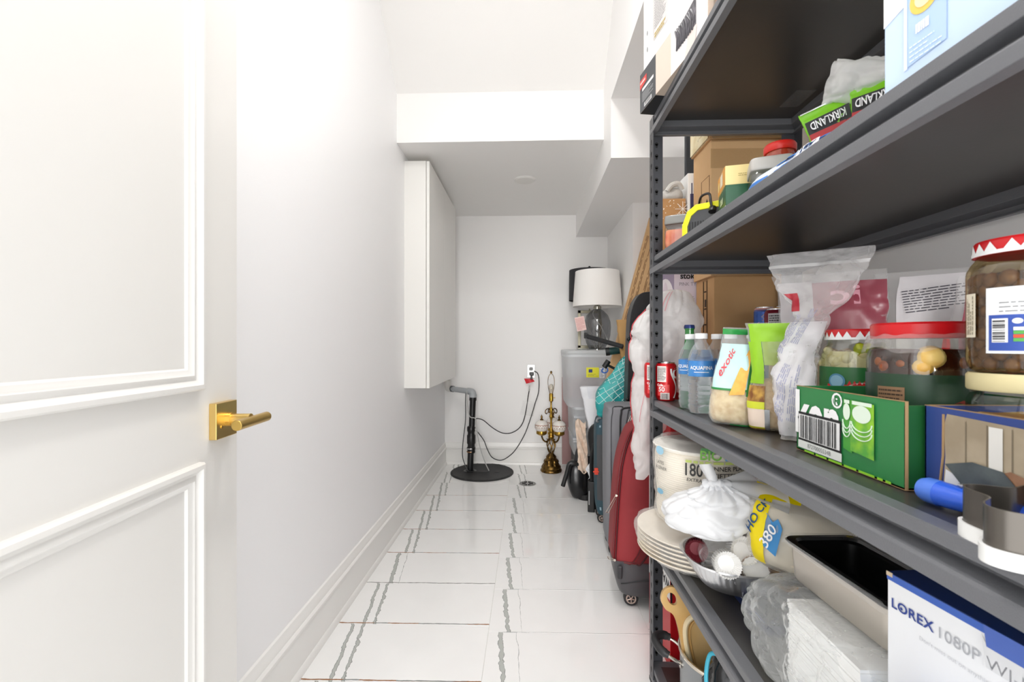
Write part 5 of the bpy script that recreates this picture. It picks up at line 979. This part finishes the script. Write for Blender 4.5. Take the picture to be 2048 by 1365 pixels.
# loaf tin
t = T('loaf_tin', 'deep steel loaf tin with black non-stick inside and film-wrapped rim', 'loaf tin', (.560, .765, S2+.171), 3.5)
def lt(o, z, w=.062, l=.115, r=.022): return [(x, y, z) for x, y in rrect(2*(w+o), 2*(l+o), r, 6)]
def rings(rs):
    b = MB(); n = len(rs[0])
    for q in rs: b.v += [V(p) for p in q]
    b.f = [[k*n+j, k*n+(j+1) % n, (k+1)*n+(j+1) % n, (k+1)*n+j] for k in range(len(rs)-1) for j in range(n)]; return b
b = rings([lt(-.006, 0), lt(-.003, .0), lt(.0, .006), lt(.004, .066)]); b.f.append(list(range(len(lt(0, 0)))))
b.build('steel_shell', mat('#c9c2b8', .32, .85, bump=(30, .06)), t)
b = rings([lt(.003, .066), lt(-.003, .06), lt(-.008, .008), lt(-.014, .004)]); n = len(lt(0, 0)); b.f.append(list(range(3*n, 4*n))); b.build('black_lining', mat('#0d0d0e', .3), t)
rings([lt(.003, .064), lt(.009, .0655), lt(.011, .068), lt(.009, .0705), lt(-.001, .071), lt(-.003, .066)]).build('rolled_rim', mat('#151516', .25, coat=.4), t)
MB().grid(lambda u, v: (lambda p, n_: V((p[0]*(1+.02*n_)+.004*n_, p[1]*(1+.02*n_), .0725-.010*v+.004*n_)))(lt(.0115+.004*v, 0)[int(u*27.999)], noise.noise(V((u*22, v*3, 1)))), 27, 5, True).build('film_wrap', film('#e8e8e8', .10, .05, (90, 1.)), t)
# camera kit box
LB = mat('#e9eaec', .35); NVB = mat('#1c3f86', .3)
t = T('camera_kit_box', 'white and blue camera kit carton at the near end of the shelf', 'box', (.474, .619, S2), 7)
Lb, wb, hb = .33, .17, .306
MB().box((0, -Lb, 0), (wb, 0, hb-.0015)).build('carton_body', LB, t, False, .0015); MB().box((-.0008, -Lb, hb-.0016), (wb, .0004, hb)).build('blue_lid', mat('#16336f', .25), t, False, .0008)
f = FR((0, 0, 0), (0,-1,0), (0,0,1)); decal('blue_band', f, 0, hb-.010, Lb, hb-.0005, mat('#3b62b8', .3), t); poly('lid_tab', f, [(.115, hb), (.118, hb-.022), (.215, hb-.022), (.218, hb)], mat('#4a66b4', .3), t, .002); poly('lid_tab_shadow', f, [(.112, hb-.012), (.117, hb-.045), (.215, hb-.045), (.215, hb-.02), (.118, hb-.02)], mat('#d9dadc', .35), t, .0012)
text('LOREX', .0170, f, mat('#263f8c', .35), t, .0065, hb-.038, .0012, .022, 1, 'LEFT', sp=1.05); disc('ring_mark', f, .0213, hb-.038, .0018, mat('#263f8c', .35), t, .0016, 14); text('1080P WI-FI', .0190, f, mat('#a9abb0', .4), t, .064, hb-.039, .0012, -.003, 1, 'LEFT'); text("Don't miss out on anything", .0072, f, mat('#c9cacd', .4), t, .044, hb-.060, .0012, 0, 1, 'LEFT'); MB().box((-.001, -.008, hb-.005), (.0, .0006, hb+.0004)).build('worn_corner', mat('#cdb89c', .7), t, False)
t = T('blue_towel', 'bright blue microfibre towel bundled at the shelf edge', 'towel', (.436, .535, S2+.0005), -30)
Soft([(.0, .030, .026, 0, 0), (.05, .034, .03, 0, 0), (.12, .034, .03, 0, 0), (.165, .032, .028, 0, 0), (.187, .02, .016, 0, 0)], 2.6, .006, 22, 5, 1.).body('folded_towel', mat('#2f78d0', .9, bump=(300, .8), mott=(60, '#4a95e6')), t, 40, 26)

# ---------------------------------------------------------------- bottom shelf
t = T('stock_pot', 'grey stock pot with black loop handle on the bottom shelf', 'pot', (.540, 1.245, S1), 0)
MB().lathe([(.112, 0), (.120, .004), (.124, .02), (.125, .195)], 64, cap=False).lathe([(.0001, .0), (.112, .0)], 64, cap=False).build('pot_body', mat('#8c8f91', .35, .3), t)
MB().lathe([(.1205, .196), (.1195, .02), (.11, .008), (.0001, .007)], 64, cap=False).build('dark_inside', mat('#161617', .4), t); MB().lathe([(.125, .190), (.1295, .1945), (.1300, .199), (.1270, .2015), (.1215, .2005), (.1205, .1955)], 64, cap=False).build('steel_rim', mat('#d8cfc0', .25, .9), t)
for sg, nm in ((0, 'pot_handle'), (pi, 'pot_handle')):
    a0 = R(162)+sg; A = lambda r, d, z: (r*cos(a0+d), r*sin(a0+d), z)
    h = MB().tube(spl([A(.126, -.30, .165), A(.150, -.28, .178), A(.176, -.20, .190), A(.190, 0, .196), A(.176, .20, .190), A(.150, .28, .178), A(.126, .30, .165)], 6), .0042, 10).build('handle_wire', mat('#b9b4ac', .25, 1), t)
    MB().tube(spl([A(.158, -.265, .184), A(.178, -.19, .191), A(.191, 0, .197), A(.178, .19, .191), A(.158, .265, .184)], 6), [.0095]*3+[.0115]*19+[.0095]*3, 14).build('black_grip', mat('#262628', .5), h)
    for d in (-.30, .30): MB().cyl(A(.122, d, .165), A(.131, d, .165), .009, 14).build('rivet', mat('#c9c4bc', .25, 1), h)
TAN = mat('#d6b57e', .35, mott=(7, '#c49c60'), coat=.3); TAN2 = mat('#dccaa4', .4)
t = T('beige_pan', 'beige pan with looped flat handle standing in the pot', 'pan', (.560, 1.262, .085), 0, None, -6, -12)
t.scale = (1, 1, 1.15)
M = Matrix(((1,0,0,0),(0,0,1,-.03),(0,1,0,0),(0,0,0,1)))
ol = [(.075, 0), (.105, .05), (.11, .14), (.10, .20), (.06, .245), (-.02, .262), (-.055, .272), (-.07, .30), (-.09, .315), (-.115, .31), (-.128, .29), (-.122, .268), (-.105, .252), (-.100, .22), (-.105, .14), (-.10, .05), (-.07, 0)]
oc = [(p.x, p.y) for p in spl([(x, y, 0) for x, y in ol], 4, True)]; n = len(oc); hole = [(-.098+.012*cos(2*pi*k/20)-.003*sin(2*pi*k/20), .288+.015*sin(2*pi*k/20)) for k in range(20)]
import mathutils
tri = mathutils.geometry.tessellate_polygon([[V((x, y, 0)) for x, y in oc], [V((x, y, 0)) for x, y in hole]]); al = oc+hole; N_ = len(al)
b = MB(); b.v = [M @ V((x, y, 0)) for x, y in al]+[M @ V((x, y, .012)) for x, y in al]; b.f = [list(q) for q in tri]+[[i+N_ for i in q][::-1] for q in tri]+[[i, (i+1) % n, N_+(i+1) % n, N_+i] for i in range(n)]+[[n+i, n+(i+1) % 20, N_+n+(i+1) % 20, N_+n+i] for i in range(20)]
b.build('pan_plate', TAN, t, True, .002)
ii = [(p.x, p.y) for p in spl([(.07, .01, 0), (.092, .06, 0), (.095, .14, 0), (.085, .19, 0), (.05, .228, 0), (-.02, .244, 0), (-.07, .236, 0), (-.088, .20, 0), (-.09, .13, 0), (-.085, .05, 0), (-.06, .01, 0)], 5, True)]
MB().tube([M @ V((x, y, -.004)) for x, y in ii], .0065, 8, True).build('raised_rim', TAN2, t); MB().tube([M @ V((x*.9+.003, .02+y*.88, -.002)) for x, y in ii], .003, 6, True).build('inner_ridge', mat('#c49a5c', .4), t)
t = T('black_plastic_bag', 'crinkled black plastic bundle in front of the pot', 'plastic bag', (.458, 1.05, S1+.0005), 0)
s = Soft([(.0, .045, .04, 0, 0), (.06, .056, .05, 0, 0), (.18, .056, .05, 0, 0), (.27, .052, .042, 0, 0), (.325, .036, .022, .005, 0), (.338, .02, .008, .005, 0)], 2.6, .008, 16, 6, 1.3); s.body('bundle', mat('#0d0d0f', .22, bump=(40, 1.)), t, 56, 32); rnd = random.Random(4); b = MB()
for k in range(16): x = rnd.uniform(-.9, .4); v = rnd.uniform(.35, .8); b.tube([s.fr(x, v, .0015), s.fr(x+.15, v-.03, .0015), s.fr(x+.3, v-.02, .0015)], .0007, 4)
b.build('gold_threads', mat('#8a7a4a', .5), t, kind='stuff'); MB().tube(spl([s.fr(-.75, .92, .012), s.fr(-.97, .90, .014), s.fr(-1, .78, .016), s.fr(-.98, .6, .014), s.fr(-.85, .4, .010), s.fr(-.7, .2, .008), s.fr(-.62, .05, .006)], 6), .0045, 10).build('teal_cord', mat('#3aa0b8', .5), t)

# ---------------------------------------------------------------- upper shelf
def square_jar(t, wx, dy, h, tint, lid, cont, ch):
    q = Soft([(.0, wx*.86, dy*.86, 0, 0), (.006, wx*.95, dy*.95, 0, 0), (.02, wx, dy, 0, 0), (h-.04, wx, dy, 0, 0), (h-.03, wx*.94, dy*.94, 0, 0), (h-.024, wx*.9, dy*.9, 0, 0)], 7, 0); q.body('jar_glass', tint, t, 48, 16, 45, True, False)
    l = Soft([(h-.026, wx*.98, dy*.98, 0, 0), (h-.022, wx*1.02, dy*1.02, 0, 0), (h-.004, wx*1.0, dy*1.0, 0, 0), (h, wx*.94, dy*.94, 0, 0)], 7, 0); l.body('lid', lid, t, 48, 8, 40)
    Soft([(.005, wx*.82, dy*.82, 0, 0), (.02, wx*.93, dy*.93, 0, 0), (ch, wx*.93, dy*.93, 0, 0), (ch+.004, wx*.6, dy*.6, 0, 0)], 7, .002, 30, 2).body('contents', cont, t, 40, 10)
t = T('spice_jar', 'square clear jar with orange spice and smoked lid by the far post', 'jar', (.452, 1.392, S4), -24); square_jar(t, .036, .036, .104, glass('#eef0ea', .10), mat('#7d7d7a', .3, coat=.3), mat('#ee6a45', .6, mott=(30, '#f79a70')), .058)
t = T('yellow_charger', 'black and yellow battery charger with looped cable on the upper shelf', 'charger', (.490, 1.225, S4), -38)
M = Matrix(((1,0,0,0),(0,0,1,0),(0,1,0,0),(0,0,0,1)))
bp = [(-.060, 0), (.060, 0), (.062, .07), (.050, .078), (-.030, .076), (-.050, .064), (-.062, .035)]; MB().prism(bp, -.045, .045, M).build('charger_body', mat('#45474a', .45), t, False, .004)
yb = [(-.066, .0), (-.066, .036), (-.053, .071), (-.031, .086), (.064, .086), (.064, .070), (-.026, .070), (-.042, .058), (-.052, .032), (-.052, 0)]; MB().prism(yb, -.048, -.030, M).build('yellow_band', mat('#e8e51a', .35), t, False, .002); MB().prism([(x, y*.99) for x, y in yb], .030, .048, M).build('yellow_band', mat('#e8e51a', .35), t, False, .002)
for k in range(7): MB().box((-.048+k*.007, -.0465, .018), (-.045+k*.007, -.0445, .042)).build('vent_slot', INK, t, False)
BKC = mat('#1a1a1b', .35)
MB().tube(spl([(.012, -.05, .062), (.010, -.056, .082), (.002, -.045, .108), (-.025, -.02, .112), (-.04, .01, .100), (-.044, .02, .075)], 6), .0032, 8).build('cable', BKC, t); MB().tube(spl([(.022, .0, .086), (.034, -.02, .115), (.052, -.01, .118), (.07, .0, .10), (.08, .0, .07)], 6), .0032, 8).build('cable', BKC, t)
MB().tube([V((.075+k*.00035, 0, .070))+V((0, .024*cos(k*.42), .024*sin(k*.42))) for k in range(90)], .0028, 6).build('coiled_cable', BKC, t); MB().cyl((.012, -.052, .058), (.012, -.046, .07), .009, 14).build('plug_collar', BKC, t)
ORG = mat('#e8a23c', .4); OR2 = mat('#f1dc9a', .45)
def teabox(name, label, loc, size, rz, m, deco):
    t, f, sd = carton(name, label, 'box', loc, size, rz, m, None, .001, seam=True); deco(t, FR((0, -size[1]/2, size[2]/2), (1,0,0), (0,0,1)), FR((-size[0]/2, 0, size[2]/2), (0,-1,0), (0,0,1)), size); return t
def d0(t, f, sd, z): lines(f, -.05, -.012, .05, .012, 2, GREY, t, 3, .4)
teabox('tea_box', 'flat white carton at the bottom of the tea box stack', (.505, 1.085, S4), (.10, .105, .034), -14, mat('#e6e6e2', .4), d0)
def d1(t, f, sd, z): text('tea', .03, sd, mat('#c9d8b8', .4), t, .0, .0, .0012, .02, sh=.2); decal('dark_flap', f, .0, -.022, .048, .02, mat('#164a30', .4), t)
teabox('tea_box', 'dark green tea box in the middle of its stack', (.505, 1.082, S4+.0345), (.098, .10, .046), -14, mat('#1f5a3c', .35), d1)
def d2(t, f, sd, z):
    decal('orange_side', sd, -.049, -.021, .049, .021, ORG, t); decal('pale_square', sd, -.012, -.012, .022, .017, mat('#f3e6c8', .4), t, .001); disc('flower_print', sd, -.032, -.002, .012, mat('#f0cf7a', .4), t, .001, 14); lines(f, -.02, -.004, .03, .004, 2, mat('#a9985a', .5), t, 2, .3)
teabox('tea_box', 'orange and cream tea box on top of its stack', (.503, 1.085, S4+.081), (.094, .098, .044), -14, OR2, d2)
t = T('clear_canister', 'rectangular clear canister with pale grey lid beside the tea boxes', 'canister', (.508, .978, S4), -20); square_jar(t, .040, .040, .104, glass('#f2f4f2', .12), mat('#b9b5b0', .35), mat('#c9cdb8', .6, mott=(40, '#a9b39a')), .05)
t = T('sauce_jar', 'red tapered jar with bright red lid near the rear post', 'jar', (.560, 1.035, S4), -30)
MB().lathe([(.034, 0), (.039, .006), (.039, .05), (.033, .11), (.028, .142), (.028, .150)], 40).build('jar_glass', mat('#b8301c', .15, coat=.5, mott=(14, '#a3461f')), t); MB().lathe([(.031, .146), (.0325, .149), (.0325, .160), (.030, .164), (.0001, .1645)], 44).build('lid', mat('#e02a22', .3), t); decal('faint_label', cylf(.0366, 0), -.02, .072, .02, .095, mat('#96301c', .4), t, .0015, 8, 1)
BWP = mat('#8fb4e0', .35, bump=(30, .8))
t = T('blue_wipes_pack', 'soft blue and white film pack lying along the upper shelf edge', 'packet', (.490, .800, S4), 4)
s = Soft([(.0, .050, .125, 0, 0), (.014, .062, .135, 0, 0), (.032, .056, .130, 0, 0), (.044, .03, .11, 0, 0)], 4, .005, 18, 3, 1.); s.body('pack_film', mat('#d9e4f2', .3, bump=(30, .8)), t, 56, 18)
s.patch('blue_print', mat('#3d7fd0', .3, bump=(30, .6)), t, -.9, .9, .12, .48, .002, 20, 6, s.lf); s.patch('blue_print', mat('#3d7fd0', .3, bump=(30, .6)), t, -.1, .95, .62, .86, .002, 12, 6, s.lf); text('ultra', .03, s.face(.5, .60, 1/.13, 1/.044, s.lf), CAP, t, 0, 0, .004, .02, sh=.3)
def snack(loc, rz, rx, label, ry=0):
    t = T('snack_packet', label, 'snack packet', loc, rz, 'green snack packets', rx, ry)
    q = Soft([(.0, .040, .003, 0, 0), (.010, .040, .004, 0, 0), (.03, .037, .014, 0, 0), (.06, .036, .017, 0, 0), (.09, .037, .012, 0, 0), (.108, .040, .004, 0, 0), (.117, .041, .003, 0, 0)], 4, .003, 30, 3, 1.); q.body('packet_film', mat('#7cc31f', .3, bump=(40, .8)), t, 40, 26)
    ff = q.face(0, .60, 1/.037, 1/.117); gg = rot(ff, 180)
    poly('black_band', gg, [(-.032, -.013), (.032, -.013), (.032, .010), (-.032, .010)], INK, t, .0035); poly('red_band', gg, [(-.032, .005), (.032, .005), (.032, .013), (-.022, .013)], mat('#b01c22', .4), t, .004); text('KIRKLAND', .0145, gg, CAP, t, 0, -.004, .0055, .02, .74)
    q.patch('food_photo', mat('#d9d5c8', .4), t, -.55, .0, .16, .42, .0035, 6, 5); q.patch('food_photo', mat('#4a3420', .5, mott=(60, '#8a2a1c')), t, -.46, -.08, .20, .38, .005, 4, 4); q.patch('silver_edge', mat('#b9bdb8', .25, .8), t, -.9, .9, .93, .985, .002, 10, 2); return t
z = S4+.0475
snack((.572, .850, z), -38, 8, 'green snack packet with its name upside down, nearest the sauce jar', -14); snack((.618, .872, z), -30, -6, 'green snack packet leaning behind the first one', -10); q_ = snack((.592, .790, z), -50, 4, 'green snack packet with food photos beside the pale blue carton'); snack((.660, .800, z+.002), -60, 5, 'green snack packet at the back under the twisted white bag')
t = T('twisted_bag', 'twisted white plastic bag resting over the green snack packets', 'plastic bag', (.592, .800, S4+.175), -50)
s = Soft([(-.095, .010, .010, 0, 0), (-.07, .016, .014, 0, 0), (-.03, .026, .022, 0, 0), (.01, .034, .028, .0, 0), (.045, .036, .026, 0, 0), (.07, .040, .014, 0, 0)], 2.3, .005, 16, 5, 1.6); s.pl = (7, .006, -.5)
M = Matrix.Rotation(R(-72), 3, 'Y'); b = MB().grid(lambda u, v: M @ s.P(u, v), 90, 60, True); b.build('bag_film', film('#f8f7f6', .62, .25, (30, 1.), .3), t, True, ang=70)
# pale blue carton
PB = mat('#c3d7f0', .4)
t = T('pale_blue_carton', 'large pale blue and white carton at the near end of the upper shelf', 'box', (.407, .536, S4), 5)
Lc, wc, hc = .25, .22, .26
MB().box((0, -Lc, 0), (wc, 0, hc)).build('carton_body', PB, t, False, .0015); f = FR((0, 0, 0), (0,-1,0), (0,0,1))
poly('white_top', f, [(0, .080), (.12, .112), (Lc, .14), (Lc, hc), (0, hc)], mat('#f0efee', .4), t); decal('end_white', FR((0, 0, 0), (-1,0,0), (0,0,1)), -wc, .09, 0, hc, mat('#efeeee', .4), t)
poly('can_picture', f, [(.028, .018), (.072, .022), (.072, .116), (.028, .106)], mat('#aec7e5', .35), t, .001); poly('can_edge', f, [(.026, .016), (.030, .016), (.030, .107), (.026, .106)], mat('#d9e4f2', .35), t, .0014); disc('gold_badge', f, .050, .082, .017, mat('#efc45a', .35), t, .0016, 28); disc('gold_badge_centre', f, .050, .082, .011, mat('#f6e3b0', .35), t, .002, 24); lines(f, .040, .044, .064, .058, 1, CAP, t, 8, .7, .0018); lines(f, .033, .020, .068, .040, 4, mat('#d9e6f4', .4), t, 3, .3, .0018); disc('pale_badge', f, .118, .105, .014, mat('#d6e4f6', .4), t, .001, 24); disc('badge_ring', f, .118, .105, .009, PB, t, .0014, 20)
lines(f, .10, .058, .155, .082, 4, mat('#dde9f7', .4), t, 5, .3, .001); lines(f, .15, .10, .21, .118, 2, mat('#dde9f7', .4), t, 6, .4, .001); poly('worn_edge', f, [(.10, 0), (.22, 0), (.22, .004), (.15, .008)], mat('#d3c6ba', .6), t, .0012)

# ---------------------------------------------------------------- top shelf boxes
DG = mat('#3d4044', .4)
t = T('utensil_box', 'long box with dark grey end and utensil picture overhanging the top shelf', 'box', (.353, 1.452, S5), 9.5)
Lu, wu, hu = .385, .26, .120
MB().box((0, -Lu, 0), (wu, 0, hu)).build('carton_body', mat('#c5b5a5', .5), t, False, .0015); f = FR((0, 0, 0), (0,-1,0), (0,0,1)); fb = FR((0, 0, 0), (0,-1,0), (1,0,0))
decal('grey_end', f, 0, 0, .112, hu, DG, t); poly('red_corner', f, [(.0, .072), (.05, .080), (.05, .100), (.0, .100)], mat('#cf3a34', .4), t, .0012); lines(f, .004, .083, .046, .096, 1, mat('#f3d5d2', .4), t, 9, .5, .0016); poly('white_line', f, [(.018, .060), (.098, .060), (.098, .069), (.018, .069)], mat('#e3e3e3', .4), t, .0012); lines(f, .018, .026, .095, .056, 6, mat('#c9c9cb', .4), t, 3, .3, .0012); decal('white_code', f, .032, .006, .085, .018, mat('#e6e6e6', .4), t, .0012); bars(f, .036, .008, .081, .0165, 14, INK, t, 4, .0018)
decal('beige_panel', f, .112, 0, .205, hu, mat('#dac8ba', .5), t); decal('white_panel', f, .205, 0, Lu, hu, mat('#e9e5e4', .45), t); poly('utensil_picture', f, [(.235, .046), (.335, .050), (.335, hu), (.235, .098)], mat('#7d7a80', .45, mott=(60, '#4a484d')), t, .0012); b = MB()
rnd = random.Random(8)
for k in range(9): x = .24+k*.010; b.tube([f(x, .046, .002), f(x+.012*rnd.random(), .075, .002), f(x-.008, .102, .002)], .0028, 5)
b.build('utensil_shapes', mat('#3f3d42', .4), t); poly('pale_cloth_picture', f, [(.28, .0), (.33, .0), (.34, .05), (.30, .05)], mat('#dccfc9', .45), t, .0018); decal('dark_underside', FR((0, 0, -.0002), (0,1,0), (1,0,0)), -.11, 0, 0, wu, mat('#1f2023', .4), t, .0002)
t = T('white_appliance_box', 'tall white carton with grey instruction label on the utensil box', 'box', (.362, 1.446, S5+.1205), 9)
MB().box((0, -.20, 0), (.22, 0, .30)).build('carton_body', mat('#eeedec', .4), t, False, .0015); MB().tube([f(.0, -.0, .001), f(.072, .0, .001)], .0012, 4).build('bottom_edge', mat('#6b5f55', .6), t); decal('grey_label', f, .075, .055, .165, .20, mat('#cfcccb', .4), t); lines(f, .082, .085, .158, .19, 14, mat('#8f8c8c', .5), t, 5, .3, .0012); lines(f, .082, .058, .158, .075, 2, mat('#b9a04a', .5), t, 7, .6, .0012); decal('side_line', f, .073, .06, .0742, .30, mat('#5f5a58', .5), t, .001)
for k in range(2): disc('arrow_mark', f, .03, .06+.05*k, .004, GREY, t, .001, 8, .008)
t = T('maroon_box', 'maroon box with pink food picture on the top shelf', 'box', (.430, 1.058, S5), 8)
MB().box((0, -.22, 0), (.24, 0, .16)).build('carton_body', mat('#5a2a35', .4), t, False, .0015); poly('pink_picture', f, [(.0, .05), (.03, .075), (.08, .07), (.14, .10), (.14, .16), (.0, .16)], mat('#d9a9a2', .4, mott=(40, '#b0605a')), t, .001)
